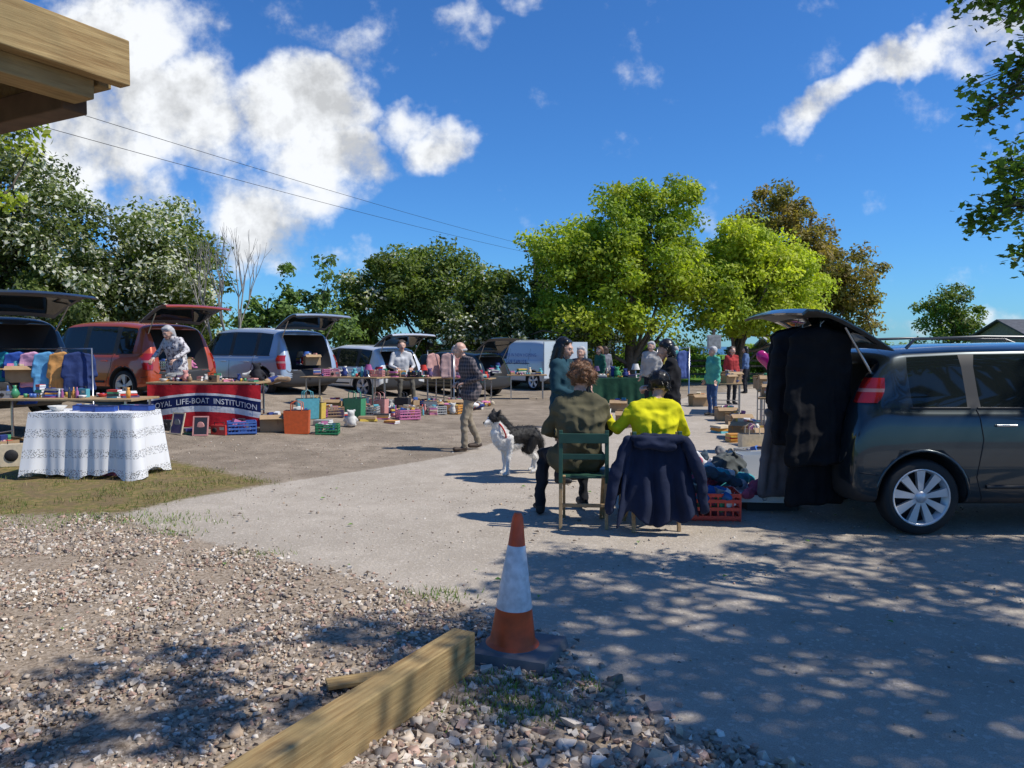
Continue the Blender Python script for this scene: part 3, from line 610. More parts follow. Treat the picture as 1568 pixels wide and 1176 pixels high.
specs=[('red',(.50,.075,.02),-6.75,15.9,156,dict(L=4.5,W=1.82,H=1.68)),
('silver',(.38,.44,.52),-4.75,18.3,147,dict(L=4.5,W=1.82,H=1.66)),
('white',(.75,.76,.76),-3.0,21.3,142,dict(L=4.2,W=1.76,H=1.5)),
('dark',(.02,.028,.025),-.45,24.2,145,dict(L=4.1,W=1.72,H=1.46)),
('black',(.03,.033,.036),-7.45,11.9,160,dict(L=4.4,W=1.8,H=1.72,z=.42))]
for nme,c,x,y,d,k in specs:
    m_,f=car('parked_car',x,y,d,pnt(nme,c),open_ang=26 if nme!='dark' else 34,**k); f()
PV=pnt('van_white',(.5,.55,.6),.1)
m_,f=car('delivery_van',1.9,28.0,132,PV,L=4.4,W=1.8,H=1.85,bf=.6,van=True,hatch=False,win=((1.0,1.1),(2.1,2.2)),cut=True,arch=.03)
VT=mat('van_lettering',(.03,.08,.3))
for t,s_,x,z_ in (("NEW HOMES IN NEW HOMING",.17,1.7,1.22),("01569 549155",.24,1.7,.93)):
    V,F=textmesh(t,s_); V2=np.stack([x-V[:,0],np.full(len(V),.93),z_+V[:,1]],1)
    addpolys(m_,V2,F,[VT]*len(F),False)
m_.box((.05,.62,1.1),(.9,.04,1.3),PV,rz=rad(100)); m_.box((.05,-.75,1.1),(.9,.04,1.3),PV,rz=rad(80))
f()
# ------------------------------------------------------------ garments
def garment(mb,c,w,h,m,th=.04,sleeve=.55,rz=0,flare=1.15,vox=.018,fold=.008):
    P=[]; t=th
    P+= [((-w*.42,0,-.03),(0,0,.0),t*.9,t*1.2,m),((w*.42,0,-.03),(0,0,.0),t*.9,t*1.2,m)]
    for q in np.linspace(-1,1,9): P.append(((q*w*.36,0,-.05),(q*w*.42*flare,rnd.uniform(-.025,.025),-h+rnd.uniform(0,.02)),t,t*rnd.uniform(.8,1.1),m))
    P.append(((-w*.36,0,-.1),(w*.36,0,-.1),t,t,m)); P.append(((-w*.38*flare,0,-h*.6),(w*.38*flare,0,-h*.6),t*.9,t*.9,m)); P.append(((-w*.40*flare,0,-h),(w*.40*flare,0,-h+.01),t*.95,t*.95,m))
    if sleeve:
        for q in (-1,1): P.append(((q*w*.44,0,-.05),(q*w*.55,.015,-sleeve),t*1.1,t*.9,m))
    V,F,ml,_=blob(P,vox,1,fold=fold,ff=6); V=V@rotM(0,0,rz).T+np.array(c); addpolys(mb,V,F,ml)
BLKC=cloth('black',(.010,.010,.012)); NAVY=cloth('navy',(.016,.022,.048)); CHAR=cloth('charcoal',(.018,.018,.022))
for c,w,h,rz,m in [((2.68,6.70,1.70),.52,1.10,.2,BLKC),((2.80,7.0,1.74),.5,1.2,.45,CHAR),((2.62,6.95,1.70),.46,.95,-.15,CHAR),((2.72,7.4,1.72),.48,1.15,.3,BLKC)]:
    mb=MB(); garment(mb,(0,0,0),w,h,m,th=.055,sleeve=.64,rz=rz,vox=.015,fold=.012); mb.tube([(0,0,.02),(0,0,.09),(.03,0,.12)],.004,METAL,5); mb.obj('hanging_coat',c)
mb=MB(); garment(mb,(0,0,0),.42,.8,cloth('plaid_dress',(.18,.16,.16)),th=.045,sleeve=0,rz=.2,flare=1.4); mb.obj('hanging_dress',(2.6,7.3,1.0))
mb=MB(); garment(mb,(0,0,0),.45,.5,BLKC,th=.06,sleeve=0,rz=.2,flare=1.3); mb.obj('hanging_skirt',(2.72,6.85,.72))
# ------------------------------------------------------------ chairs
GRN=mat('green_paint',(.02,.07,.045),rough=.5,var=.2)
def chair(name,x,y,rz):
    mb=MB()
    for sg in (-1,1):
        mb.box((sg*.2,-.19+.0,.43),(.03,.03,.86),WOODP,rx=rad(-5)) ; mb.box((sg*.2,-.235,.64),(.034,.034,.46),GRN,rx=rad(-5))
        mb.box((sg*.17,.02,.23),(.025,.03,.62),WOODP,rx=rad(42)); mb.box((sg*.2,.21,.22),(.028,.028,.45),WOODP,rx=rad(6))
    for z_ in (.80,.64): mb.box((0,-.232-(z_-.6)*.05,z_),(.43,.018,.085 if z_>.7 else .05),GRN)
    for k in range(6): mb.box((0,-.16+k*.072,.45),(.42,.055,.018),GRN)
    mb.box((0,-.17,.2),(.4,.02,.03),WOODP); mb.box((0,.2,.12),(.4,.02,.03),WOODP)
    return mb.obj(name,(x,y,0),rz,bevel=.004)
chair('folding_chair',.64,6.88,rad(-4)); chair('folding_chair',1.22,6.78,rad(6))
OLV=cloth('olive',(.095,.085,.05)); YEL=cloth('yellow',(.60,.56,.012)); CURL=mat('hair_ginger',(.17,.08,.035),rough=.6,var=.4,vs=60); HBK=mat('hair_black',(.010,.008,.007),rough=.35); HGR=mat('hair_grey',(.42,.41,.40),rough=.6); HBR=mat('hair_brown',(.06,.035,.02),rough=.5)
DKT=cloth('dark_trousers',(.02,.021,.026))
human('seated_person',.62,6.95,rad(8),base=SITJ,J=dict(head=(0.02,.05,1.24),neck=(0,.02,1.1),knL=(-.24,.42,.55),anL=(-.3,.32,.10),elL=(-.28,.08,.80)),sc_=1.045,top=OLV,bot=DKT,hair=CURL,style='curly',bulk=1.2,look=(-.2,-.15),skirt=.3,vox=.012,hvox=.008,fold=.014)
human('seated_person',1.27,6.85,rad(4),base=SITJ,J=dict(head=(.07,.09,1.22),neck=(.03,.04,1.08),elL=(-.33,.02,.83),wrL=(-.37,.2,.93),elR=(.29,.05,.80)),sc_=1.02,top=YEL,bot=DKT,hair=HBK,style='short',bulk=1.05,look=(-.35,-.3),skirt=.12,vox=.012,hvox=.008,fold=.011)
mb=MB(); mb.lathe([(.001,0),(.03,0),(.036,.09),(.033,.09),(.028,.01)],WHITE,n=16); mb.obj('paper_cup',(.885,7.13,.93))
def drape(name,cx,cy,w,ztop,zbot,m,seed=0,depth=.06):
    mb=MB(); nu,nv=60,34; 
    for side in (-1,1):
        P=[]
        for j in range(nv):
            v=j/(nv-1); row=[]
            for i in range(nu):
                u=i/(nu-1)*2-1; spread=1+.35*v**1.2
                jag=.5+.5*noise.noise(Vector((u*2.5,seed,0)))
                zb=zbot+(.30*jag*(.3+abs(u)) if side<0 else .32); z_=ztop+.02*noise.noise(Vector((u*4,seed+3,0)))-.05*abs(u)**3-(ztop-zb)*v
                f=math.sin(u*11+seed+2*noise.noise(Vector((u*2,v*1.5,seed))))*.036*v**.7+.03*noise.noise(Vector((u*5,v*3,seed+9)))*(.2+v)
                row.append((u*w/2*spread,side*(.02+depth*v**.5)+f,z_))
            P.append(row)
        mb.grid(P,m)
    o=mb.obj(name,(cx,cy,0)); s=o.modifiers.new('s','SOLIDIFY'); s.thickness=.012; return o,mb
o,_=drape('draped_navy_coat',1.22,6.48,.52,.86,.03,NAVY,3)
mb=MB()
for q in (-1,1):
    P=[((q*.24,-.03,.80),(q*.36,-.06,.52),.055,.055,NAVY),((q*.36,-.06,.52),(q*.40,-.04,.22),.05,.042,NAVY)]
    addblob(mb,P,.014,fold=.01)
P=[((-.2,-.07,.83),(.2,-.07,.83),.035,.035,NAVY),((-.18,-.08,.78),(.12,-.08,.76),.04,.04,NAVY)]; addblob(mb,P,.014,fold=.012)
mb.obj('coat_sleeves',(1.22,6.46,0))
BG=cloth('beige_trousers',(.27,.225,.165)); CHK=bpy.data.materials.new('cloth_checked_shirt'); CHK.use_nodes=True; T=NT(CHK.node_tree)
tc=T.n('ShaderNodeTexCoord').outputs['Object']; sp=T.n('ShaderNodeSeparateXYZ'); T.put(sp.inputs[0],tc)
a=T.mr(T.M('SINE',T.M('MULTIPLY',sp.outputs[2],110)),-.1,.5); b_=T.mr(T.M('SINE',T.M('MULTIPLY',T.M('ADD',sp.outputs[0],sp.outputs[1]),110)),-.1,.5)
T.put(CHK.node_tree.nodes['Principled BSDF'].inputs['Base Color'],T.mix(T.M('MULTIPLY',T.M('ADD',a,b_),.5),(.03,.03,.04),(.16,.13,.13))); CHK.node_tree.nodes['Principled BSDF'].inputs['Roughness'].default_value=.9
human('elderly_man',-.64,11.75,rad(112),J=dict(pelvis=(0,-.03,.95),chest=(0,.04,1.27),neck=(0,.1,1.42),head=(0,.17,1.54),shL=(-.175,.05,1.37),shR=(.175,.05,1.37),elL=(-.25,-.08,1.13),wrL=(-.14,.14,1.05),elR=(.25,-.08,1.13),wrR=(.14,.14,1.05),knL=(-.1,.13,.5),anL=(-.1,.13,.09),knR=(.1,.0,.5),anR=(.1,-.17,.11)),
 top=CHK,bot=BG,hair=HGR,style='bald',bulk=1.1,look=(0,-.3),skirt=.12,shoe=mat('brown_shoe',(.05,.03,.02)),fold=.008,vox=.014)
human('woman_in_puffer_jacket',.6,9.0,rad(-120),sc_=.99,top=cloth('teal_puffer',(.018,.055,.075)),bot=DKT,hair=HBK,style='long',bulk=1.15,look=(.1,-.2),skirt=.2,J=dict(wrR=(.1,.25,1.05),elR=(.25,.02,1.12),wrL=(-.1,.24,1.02),elL=(-.25,.02,1.12)))
human('woman_in_black',2.0,9.7,rad(75),sc_=.99,top=cloth('black_jumper',(.014,.014,.016)),bot=DKT,hair=HBK,style='bob',bulk=1.15,look=(.1,-.3),skirt=.2,J=dict(head=(0,.07,1.57),wrR=(.1,.28,1.1),elR=(.25,.05,1.12),wrL=(-.1,.26,1.08),elL=(-.25,.05,1.12)))
human('man_in_green_jumper',4.6,17.6,rad(110),sc_=.93,top=cloth('sea_green',(.09,.36,.27)),bot=cloth('jeans',(.04,.08,.18)),hair=HGR,style='short',bulk=1.2,skirt=.05,vox=.02,hvox=.012)
FLO=bpy.data.materials.new('cloth_floral'); FLO.use_nodes=True; T=NT(FLO.node_tree); tc=T.n('ShaderNodeTexCoord').outputs['Object']
T.put(FLO.node_tree.nodes['Principled BSDF'].inputs['Base Color'],T.mix(T.mr(T.noise(tc,18,3),.5,.56),(.6,.57,.56),(.14,.12,.14))); FLO.node_tree.nodes['Principled BSDF'].inputs['Roughness'].default_value=.9
human('woman_stallholder',-6.25,14.35,rad(155),sc_=1.0,top=FLO,bot=DKT,hair=HGR,style='bob',bulk=1.2,skirt=.2,vox=.02,hvox=.012,look=(.2,-.4),J=dict(chest=(0,.05,1.27),neck=(0,.12,1.42),head=(0,.2,1.53),shL=(-.175,.07,1.38),shR=(.175,.07,1.38),elL=(-.34,.06,1.2),wrL=(-.3,.3,1.05),elR=(.34,.08,1.2),wrR=(.25,.33,1.05)))
human('seated_person',-2.9,20.2,rad(200),base=SITJ,top=cloth('white_top',(.5,.5,.5)),bot=cloth('khaki',(.12,.11,.09)),hair=HBR,style='short',vox=.022,hvox=.013,sc_=1.2)
human('man_stallholder',3.35,18.5,rad(150),sc_=1.0,top=cloth('pale_shirt',(.4,.38,.35)),bot=DKT,hair=HGR,style='short',bulk=1.15,vox=.022,hvox=.013)
for x,y,yw_,cn,cc_,hr in [(2.45,21.5,120,'green_top',(.03,.12,.08),CURL),(1.35,15.0,160,'navy_coat',(.03,.05,.08),HGR),(3.98,11.4,80,'maroon',(.1,.02,.03),HBR),(-1.7,23.0,220,'rose',(.35,.16,.15),HGR),(6.0,21.0,200,'red_fleece',(.35,.04,.04),HBR),(5.2,24.5,100,'cream',(.5,.46,.38),HGR),(7.9,26,60,'denim',(.08,.13,.25),HBK),(2.9,24.0,20,'grey_fleece',(.2,.2,.22),HBR)]:
    human('shopper',x,y,rad(yw_),sc_=.93,top=cloth(cn,cc_),bot=DKT,hair=hr,style='bob',vox=.022,hvox=.013)
# ------------------------------------------------------------ dog
DBK=mat('fur_black',(.010,.009,.009),rough=.7); DWH=mat('fur_white',(.72,.70,.66),rough=.9,var=.1,vs=30)
K,Wt=DBK,DWH
D=[((.13,0,.43),(-.02,0,.44),.108,.108,K),((-.02,0,.44),(-.17,0,.45),.105,.095,K),((.2,0,.35),(.02,0,.345),.085,.07,Wt),
((.2,0,.46),(.30,0,.60),.09,.065,Wt),((.13,0,.50),(.25,0,.63),.07,.062,K),((.24,0,.40),(.28,0,.48),.09,.08,Wt),((.31,0,.65),(.34,0,.655),.072,.064,K),((.365,0,.625),(.435,0,.60),.038,.026,Wt),((.44,0,.612),(.458,0,.61),.014,.012,K),((.35,0,.70),(.39,0,.66),.016,.018,Wt),
((-.17,.0,.42),(-.22,0,.43),.09,.075,K)]
for s_ in (-1,1):
    y=s_*.065
    D+=[((.31,s_*.045,.70),(.285,s_*.07,.745),.024,.012,K),((.285,s_*.07,.745),(.31,s_*.088,.715),.013,.008,K),
    ((.17,y,.42),(.16,y,.3),.06,.04,Wt),((.16,y,.3),(.165+.02*s_,y,.14),.034,.024,Wt),((.165+.02*s_,y,.14),(.17+.02*s_,y,.035),.022,.02,Wt),((.17+.02*s_,y,.028),(.215+.02*s_,y,.022),.026,.02,Wt),
    ((-.17,y,.42),(-.12+.02*s_,y*1.1,.27),.08,.05,K),((-.12+.02*s_,y*1.1,.27),(-.235+.03*s_,y*1.1,.17),.042,.026,Wt),((-.235+.03*s_,y*1.1,.17),(-.215+.03*s_,y*1.1,.035),.022,.02,Wt),((-.215+.03*s_,y*1.1,.028),(-.17+.03*s_,y*1.1,.022),.026,.02,Wt)]
D+=[((-.25,0,.45),(-.31,0,.35),.035,.04,K),((-.31,0,.35),(-.33,0,.2),.042,.03,K),((-.33,0,.2),(-.315,0,.13),.028,.012,Wt)]
mb=MB(); V,F,ml=addblob(mb,D,.0105,sm=2,fold=.004,ff=20)
fuzz(mb,V,F,ml,DBK,3200,.035,.0014,(-.7,0,-.5),.35); fuzz(mb,V,F,ml,DWH,2600,.03,.0014,(-.5,0,-.7),.3)
for s_ in (-1,1): mb.ell((.365,s_*.04,.66),(.008,.008,.008),mat('dog_eye',(.08,.04,.02),rough=.1),8)
RED=cloth('red_strap',(.5,.03,.03)); mb.tube([(.25+.05*math.sin(t),.105*math.cos(t),.50+.11*math.sin(t)) for t in np.linspace(0,6.283,20)],.009,RED,5)
o=mb.obj('border_collie_dog',(.08,9.6,0),rad(180+33)); o.scale=(1.1,)*3
# ------------------------------------------------------------ tables, goods
def table(name,x,y,w=1.8,d=.7,h=.74,rz=0,m=None,topm=None):
    mb=MB(); mb.box((0,0,h-.015),(w,d,.03),topm or WOODP)
    for sx_ in (-1,1):
        for sy_ in (-1,1): mb.box((sx_*(w/2-.12),sy_*(d/2-.06),(h-.03)/2),(.028,.028,h-.031),METAL)
        mb.box((sx_*(w/2-.12),0,.25),(.02,d-.1,.02),METAL)
    z=hgt(x,y); mb.obj(name,(x,y,z),rz,bevel=.003); return z+h
PALC=[(.55,.05,.04),(.06,.14,.42),(.62,.6,.55),(.05,.25,.12),(.6,.42,.08),(.35,.1,.25),(.03,.03,.035),(.10,.36,.42),(.6,.28,.25),(.30,.2,.12),(.7,.7,.7),(.1,.07,.15),(.03,.05,.18),(.6,.5,.35),(.22,.22,.23),(.4,.4,.38),(.6,.2,.35),(.65,.3,.06)]
def rp(): i=rnd.randrange(len(PALC)); return plas('p%d'%i,PALC[i])
def rc(): i=rnd.randrange(len(PALC)); return cloth('c%d'%i,PALC[i])
def it_books(mb,s=1):
    z=0
    for i in range(rnd.randint(2,5)):
        t=rnd.uniform(.02,.045); a=rnd.uniform(-.2,.2); mb.box((0,0,z+t/2),(.2*s,.14*s,t),rp(),rz=a); mb.box((.006,0,z+t/2),(.196*s,.136*s,t*.75),WHITE,rz=a); z+=t+.001
def openbox(mb,w,d,h,m,t=.012,taper=.0):
    mb.box((0,0,t/2),(w,d,t),m)
    for s_ in (-1,1): mb.box((s_*(w/2-t/2),0,h/2+t/2),(t,d,h-t),m,ry=s_*taper); mb.box((0,s_*(d/2-t/2),h/2+t/2),(w-2*t-.001,t,h-t),m,rx=-s_*taper)
def it_box(mb,s=1,m=CARD):
    w,d,h=.42*s,.3*s,.26*s; openbox(mb,w,d,h,m)
    for s_ in (-1,1): mb.box((0,s_*(d/2+.06*s),h+.0),(w,.13*s,.006),m,rx=-s_*rad(30))
    for i in range(9): mb.box((rnd.uniform(-.15,.15)*s,rnd.uniform(-.1,.1)*s,h*rnd.uniform(.7,1.05)),(.1*s,.06*s,.14*s),rp() if rnd.random()<.6 else rc(),rx=rnd.uniform(-.5,.5),rz=rnd.uniform(0,3))
def it_crate(mb,s=1,m=None):
    m=m or rp(); w,d,h=.45*s,.32*s,.2*s; mb.box((0,0,.01),(w-.03,d-.03,.012),m)
    for z_ in (.03,.095,.155,.2): 
        for s_ in (-1,1): mb.box((0,s_*d/2,z_*s),(w,.012,.026*s),m); mb.box((s_*w/2,0,z_*s),(.012,d-.013,.026*s),m)
    for i in range(9):
        x=-w/2+w*i/8
        for s_ in (-1,1): mb.box((x,s_*(d/2-.012),h/2),(.014,.009,h),m)
    for i in range(5):
        y=-d/2+.02+(d-.04)*i/4
        for s_ in (-1,1): mb.box((s_*(w/2-.012),y,h/2),(.009,.014,h),m)
    for i in range(8): mb.box((rnd.uniform(-.15,.15)*s,rnd.uniform(-.1,.1)*s,h*rnd.uniform(.6,1)),(.12*s,.07*s,.12*s),rp(),rx=rnd.uniform(-.4,.4),rz=rnd.uniform(0,3))
def it_bag(mb,s=1,m=None):
    m=m or rp(); w,d,h=.4*s,.18*s,.38*s
    mb.box((0,0,h/2),(w*.94,d,h),m,taper=1.08); mb.box((0,0,h+.003),(w*.96,d*.9,.005),BLACK)
    for s_ in (-1,1): mb.tube([(-w*.22,s_*d*.5,h*.95),(-w*.2,s_*d*.5,h+.12*s),(0,s_*d*.45,h+.17*s),(w*.2,s_*d*.5,h+.12*s),(w*.22,s_*d*.5,h*.95)],.009*s,m,5)
def it_vase(mb,s=1): 
    k=rnd.uniform(.7,1.3); mb.lathe([(.001,0),(.04*s,0),(.07*s*k,.08*s),(.05*s,.16*s),(.025*s,.2*s),(.04*s,.24*s),(.035*s,.24*s),(.02*s,.2*s)],rp(),n=14)
def it_bowl(mb,s=1): mb.lathe([(.001,0),(.05*s,0),(.06*s,.01),(.11*s,.07*s),(.105*s,.07*s),(.05*s,.018*s),(.001,.015*s)],rp(),n=16)
def it_mug(mb,s=1):
    for i in range(3):
        m=rp(); x=(i-1)*.11*s; mb.lathe([(.001,0),(.035*s,0),(.038*s,.09*s),(.034*s,.09*s),(.03*s,.01)],m,c=(x,rnd.uniform(-.04,.04),0),n=12); mb.tube([(x+.036*s,0,.075*s),(x+.06*s,0,.06*s),(x+.06*s,0,.035*s),(x+.036*s,0,.02*s)],.006*s,m,5)
def it_toy(mb,s=1):
    m=rc(); P=[((0,0,.08),(0,0,.13),.07,.06,m),((0,.01,.21),(0,.01,.22),.055,.055,m)]
    for q in (-1,1): P+=[((q*.05,0,.26),(q*.055,0,.27),.022,.02,m),((q*.06,.02,.15),(q*.1,.06,.1),.026,.024,m),((q*.05,.03,.04),(q*.07,.12,.03),.032,.03,m)]
    addblob(mb,[(tuple(np.array(p[0])*s),tuple(np.array(p[1])*s),p[2]*s,p[3]*s,m) for p in P],.016*s)
def it_cloths(mb,s=1):
    z=.0
    for i in range(rnd.randint(2,5)):
        t=rnd.uniform(.03,.045)*s; mb.box((rnd.uniform(-.015,.015),0,z+t*.5),(.3*s,.24*s,t),rc(),rz=rnd.uniform(-.15,.15),taper=.93); z+=t+.001
def it_heap(mb,s=1):
    P=[]
    for i in range(9):
        m=rc(); a=rng.normal(0,.13*s,3); a[2]=abs(a[2])*.5+.05; b_=a+rng.normal(0,.12*s,3)*np.array([1,1,.2]); b_[2]=max(.04,b_[2]); P.append((a,b_,.055*s,.045*s,m))
    addblob(mb,P,.018*s,fold=.012)
def it_frame(mb,s=1):
    m=rp(); w,h=.28*s,.36*s
    mb.box((0,0,h/2),(w-.04,.008,h-.04),rp(),rx=-.25); mb.ell((0,-.006,h*.5),(w*.25,.004,h*.22),rp(),10)
    for s_ in (-1,1): mb.box((s_*(w/2-.012),0,h/2),(.02,.02,h),m,rx=-.25)
    mb.box((0,h*.12,h-.015),(w-.053,.02,.02),m,rx=-.25); mb.box((0,-h*.12,.015),(w-.053,.02,.02),m,rx=-.25)
def it_bottle(mb,s=1):
    for i in range(rnd.randint(1,3)): mb.lathe([(.001,0),(.032*s,0),(.034*s,.01),(.034*s,.14*s),(.012*s,.19*s),(.012*s,.24*s),(.001,.24*s)],rp(),c=(i*.08*s,rnd.uniform(-.05,.05),0),n=12)
def it_radio(mb,s=1):
    m=rp(); mb.box((0,0,.09*s),(.3*s,.1*s,.18*s),m); mb.lathe([(.05*s,0),(.045*s,-.012),(.001,-.006)],BLACK,c=(-.07*s,-.051*s,.09*s),n=14,axis='Y'); mb.box((.08*s,-.053*s,.12*s),(.09*s,.006,.05*s),METAL); mb.tube([(-.1*s,0,.18*s),(-.1*s,0,.23*s),(.1*s,0,.23*s),(.1*s,0,.18*s)],.007,BLACK,5)
def it_shoe(mb,s=1):
    m=rc()
    for q in (-1,1): addblob(mb,[((q*.06,-.1,.05),(q*.06,.12,.03),.042,.032,m),((q*.06,-.1,.05),(q*.06,-.1,.1),.042,.038,m)],.012)
def it_lamp(mb,s=1):
    mb.lathe([(.001,0),(.07*s,0),(.06*s,.02*s),(.015*s,.04*s),(.02*s,.15*s),(.01*s,.25*s),(.001,.25*s)],METAL,n=14); mb.lathe([(.12*s,.22*s),(.07*s,.38*s)],rc(),n=16)
ITEMS=dict(book_stack=it_books,cardboard_box=it_box,plastic_crate=it_crate,shopping_bag=it_bag,vase=it_vase,bowl=it_bowl,soft_toy=it_toy,folded_clothes=it_cloths,clothes_heap=it_heap,picture_frame=it_frame,bottles=it_bottle,radio=it_radio,shoes=it_shoe,table_lamp=it_lamp,mugs=it_mug)
def put(kind,x,y,z=None,s=1,rz=None,**k):
    mb=MB(); ITEMS[kind](mb,s,**k); return mb.obj(kind,(x,y,hgt(x,y) if z is None else z),rnd.uniform(-.5,.5) if rz is None else rz)
def fill(x,y,z,w,d,rz,n,kinds,s=1):
    n=int(n*1.5)
    for i in range(n):
        u=(-w/2+.1)+(w-.2)*(i+rnd.uniform(.2,.8))/n; v=rnd.uniform(-d/2+.1,d/2-.1); c,s_=math.cos(rz),math.sin(rz)
        put(rnd.choice(kinds),x+u*c-v*s_,y+u*s_+v*c,z+.001,s*rnd.uniform(.6,1.0))
SM=['book_stack','vase','bowl','bottles','folded_clothes','mugs','radio','soft_toy','bowl','mugs','book_stack','folded_clothes']
LACE=bpy.data.materials.new('lace_cloth'); LACE.use_nodes=True; T=NT(LACE.node_tree); pb=LACE.node_tree.nodes['Principled BSDF']; pb.inputs['Base Color'].default_value=(.74,.74,.74,1); pb.inputs['Roughness'].default_value=.9
tc=T.n('ShaderNodeTexCoord').outputs['Object']; sp=T.n('ShaderNodeSeparateXYZ'); T.put(sp.inputs[0],tc)
vr=T.n('ShaderNodeTexVoronoi'); T.put(vr.inputs['Vector'],tc); vr.inputs['Scale'].default_value=60
band=T.mr(T.M('SINE',T.M('MULTIPLY',sp.outputs[2],26)),.1,.3); T.put(pb.inputs['Alpha'],T.M('SUBTRACT',1.0,T.M('MULTIPLY',band,T.mr(vr.outputs['Distance'],.38,.43,.7,0))))
def tablecloth(name,x,y,w,d,h,rz,m,drop=1.0):
    mb=MB(); nu=160; per=2*(w+d); ring=[]
    for i in range(nu):
        s_=per*i/nu
        if s_<w: p=(-w/2+s_,-d/2,0,-1)
        elif s_<w+d: p=(w/2,-d/2+s_-w,1,0)
        elif s_<2*w+d: p=(w/2-(s_-w-d),d/2,0,1)
        else: p=(-w/2,d/2-(s_-2*w-d),-1,0)
        ring.append(p)
    rows=[]
    for j in range(14):
        v=j/13; row=[]
        for i in range(nu+1):
            i_=i%nu; px,py,nx,ny=ring[i_]; cor=max(0,1-min(abs(abs(px)-w/2)+abs(abs(py)-d/2),.25)/.25)
            f=(math.sin(i_*.55)+.7*math.sin(i_*.23+1)+.5*math.sin(i_*1.1+2))*.02*v+.05*v*cor+.02*v
            cx=np.sign(px)*cor*.05*v; cy_=np.sign(py)*cor*.05*v
            row.append((px+nx*f+cx,py+ny*f+cy_,h-(h-.03)*drop*v*(1-.05*math.sin(i_*.2)-.03*math.sin(i_*.47))))
        rows.append(row)
    mb.grid(rows,m); mb.box((0,0,h),(w-.002,d-.002,.006),m)
    z=hgt(x,y); mb.obj(name,(x,y,z+.004),rz); return z+h+.004
table('folding_table',-5.15,9.5,1.25,.55,.76,rad(-4)); zt=tablecloth('lace_tablecloth',-5.15,9.5,1.32,.62,.79,rad(-4),LACE)
BLU=plas('blue',(.03,.08,.32)); 
for i in range(5): 
    mb=MB(); mb.box((0,0,.03),(.22,.16,.06),BLU); mb.box((0,0,.063),(.225,.165,.008),plas('navyp',(.01,.02,.1))); mb.obj('storage_tin',(-5.35+i*.19,9.5+rnd.uniform(-.12,.12),zt+.004),rnd.uniform(-.4,.4),bevel=.008)
put('bowl',-5.6,9.45,zt,1); put('mugs',-4.75,9.6,zt,.8); put('mugs',-5.4,9.7,zt,.8)
mb=MB(); openbox(mb,.6,.25,.12,plas('pink',(.5,.12,.2))); mb.obj('storage_tub',(-5.1,9.55,hgt(-5.1,9.4)))
zt=table('folding_table',-6.5,11.2,2.4,.75,.78,rad(-4)); fill(-6.5,11.2,zt,2.3,.6,0,16,SM,.8)
put('radio',-6.5,10.15,s=1.6); put('plastic_crate',-6.9,10.1,s=1.2); put('cardboard_box',-7.1,10.6)
PC=[(.6,.12,.28),(.05,.4,.46),(.04,.1,.4),(.65,.35,.5),(.12,.35,.6),(.6,.3,.1),(.03,.05,.15)]
mb=MB(); mb.tube([(-.9,0,0),(-.9,0,1.4),(.9,0,1.4),(.9,0,0)],.018,METAL,6)
for i in range(7): garment(mb,(-.75+i*.24,0,1.33),.42,rnd.uniform(.45,.8),cloth('g%d'%(i%7),PC[i%7]),th=.025,sleeve=.35,rz=rnd.uniform(.1,.6))
mb.obj('clothes_rail',(-7.25,11.72,.16),rad(-5))
zt=table('folding_table',-5.35,13.6,1.95,.7,.76,rad(-3)); fill(-5.35,13.6,zt,1.9,.6,0,12,SM,.75)
put('soft_toy',-4.55,13.7,zt,1.2); put('clothes_heap',-4.3,14.2,zt-.1,1.1)
mb=MB(); RB=cloth('flag_red',(.5,.02,.03)); WB=cloth('flag_white',(.7,.7,.7)); NB=cloth('flag_navy',(.01,.02,.09))
def bp_(u,v): return (u,-.02*math.sin(u*9)-.015*v*math.sin(u*17+1),v)
def arc(u): return .44+.12*math.cos((u)*1.5)
bands=[(lambda u:.0,lambda u:arc(u)-.30,RB),(lambda u:arc(u)-.30,lambda u:arc(u)-.2,WB),(lambda u:arc(u)-.2,lambda u:arc(u)-.02,NB),(lambda u:arc(u)-.02,lambda u:arc(u)+.02,WB),(lambda u:arc(u)+.02,lambda u:.72,RB)]
us=np.linspace(-1,1,50)
for f0,f1,m in bands: mb.grid([[bp_(u,f0(u)) for u in us],[bp_(u,(f0(u)+f1(u))/2) for u in us],[bp_(u,f1(u)) for u in us]],m)
V,F=textmesh("ROYAL  LIFE-BOAT  INSTITUTION",.135); 
V2=np.array([bp_(v[0]*.93,0) for v in V]); V2[:,1]-=.016; V2[:,2]=V[:,1]+np.array([arc(v[0])-.155 for v in V]); addpolys(mb,V2,F,[WB]*len(F),False)
mb.obj('lifeboat_banner',(-5.3,13.2,hgt(-5.3,13.2)+.03),rad(-3))
L1=[('picture_frame',-5.5,12.6,1.0),('book_stack',-5.3,12.7,1.2),('picture_frame',-5.1,12.55,.9),('radio',-4.85,12.7,.9),('plastic_crate',-4.55,12.9,1),('cardboard_box',-4.15,13.3,1),('radio',-5.75,12.9,1),
('shopping_bag',-3.7,13.2,1.05),('plastic_crate',-3.2,13.3,.85),('book_stack',-3.5,14.2,1.5),('soft_toy',-3.9,15.2,1.3),('folded_clothes',-2.9,15.4,1.2),('book_stack',-2.7,15.9,1.6),('plastic_crate',-2.2,16.2,1),('clothes_heap',-3.3,16.2,1),('book_stack',-2.4,15.3,1.3),('soft_toy',-3.0,14.3,1.2),('clothes_heap',-4.1,14.4,1.0)]
for k,x,y,s in L1:
    if k=='shopping_bag': put(k,x,y,s=s,rz=.1,m=plas('orange_red',(.6,.10,.02)))
    elif k=='plastic_crate' and s<.9: put(k,x,y,s=s,rz=.1,m=plas('greenbag',(.03,.22,.09)))
    else: put(k,x,y,s=s)
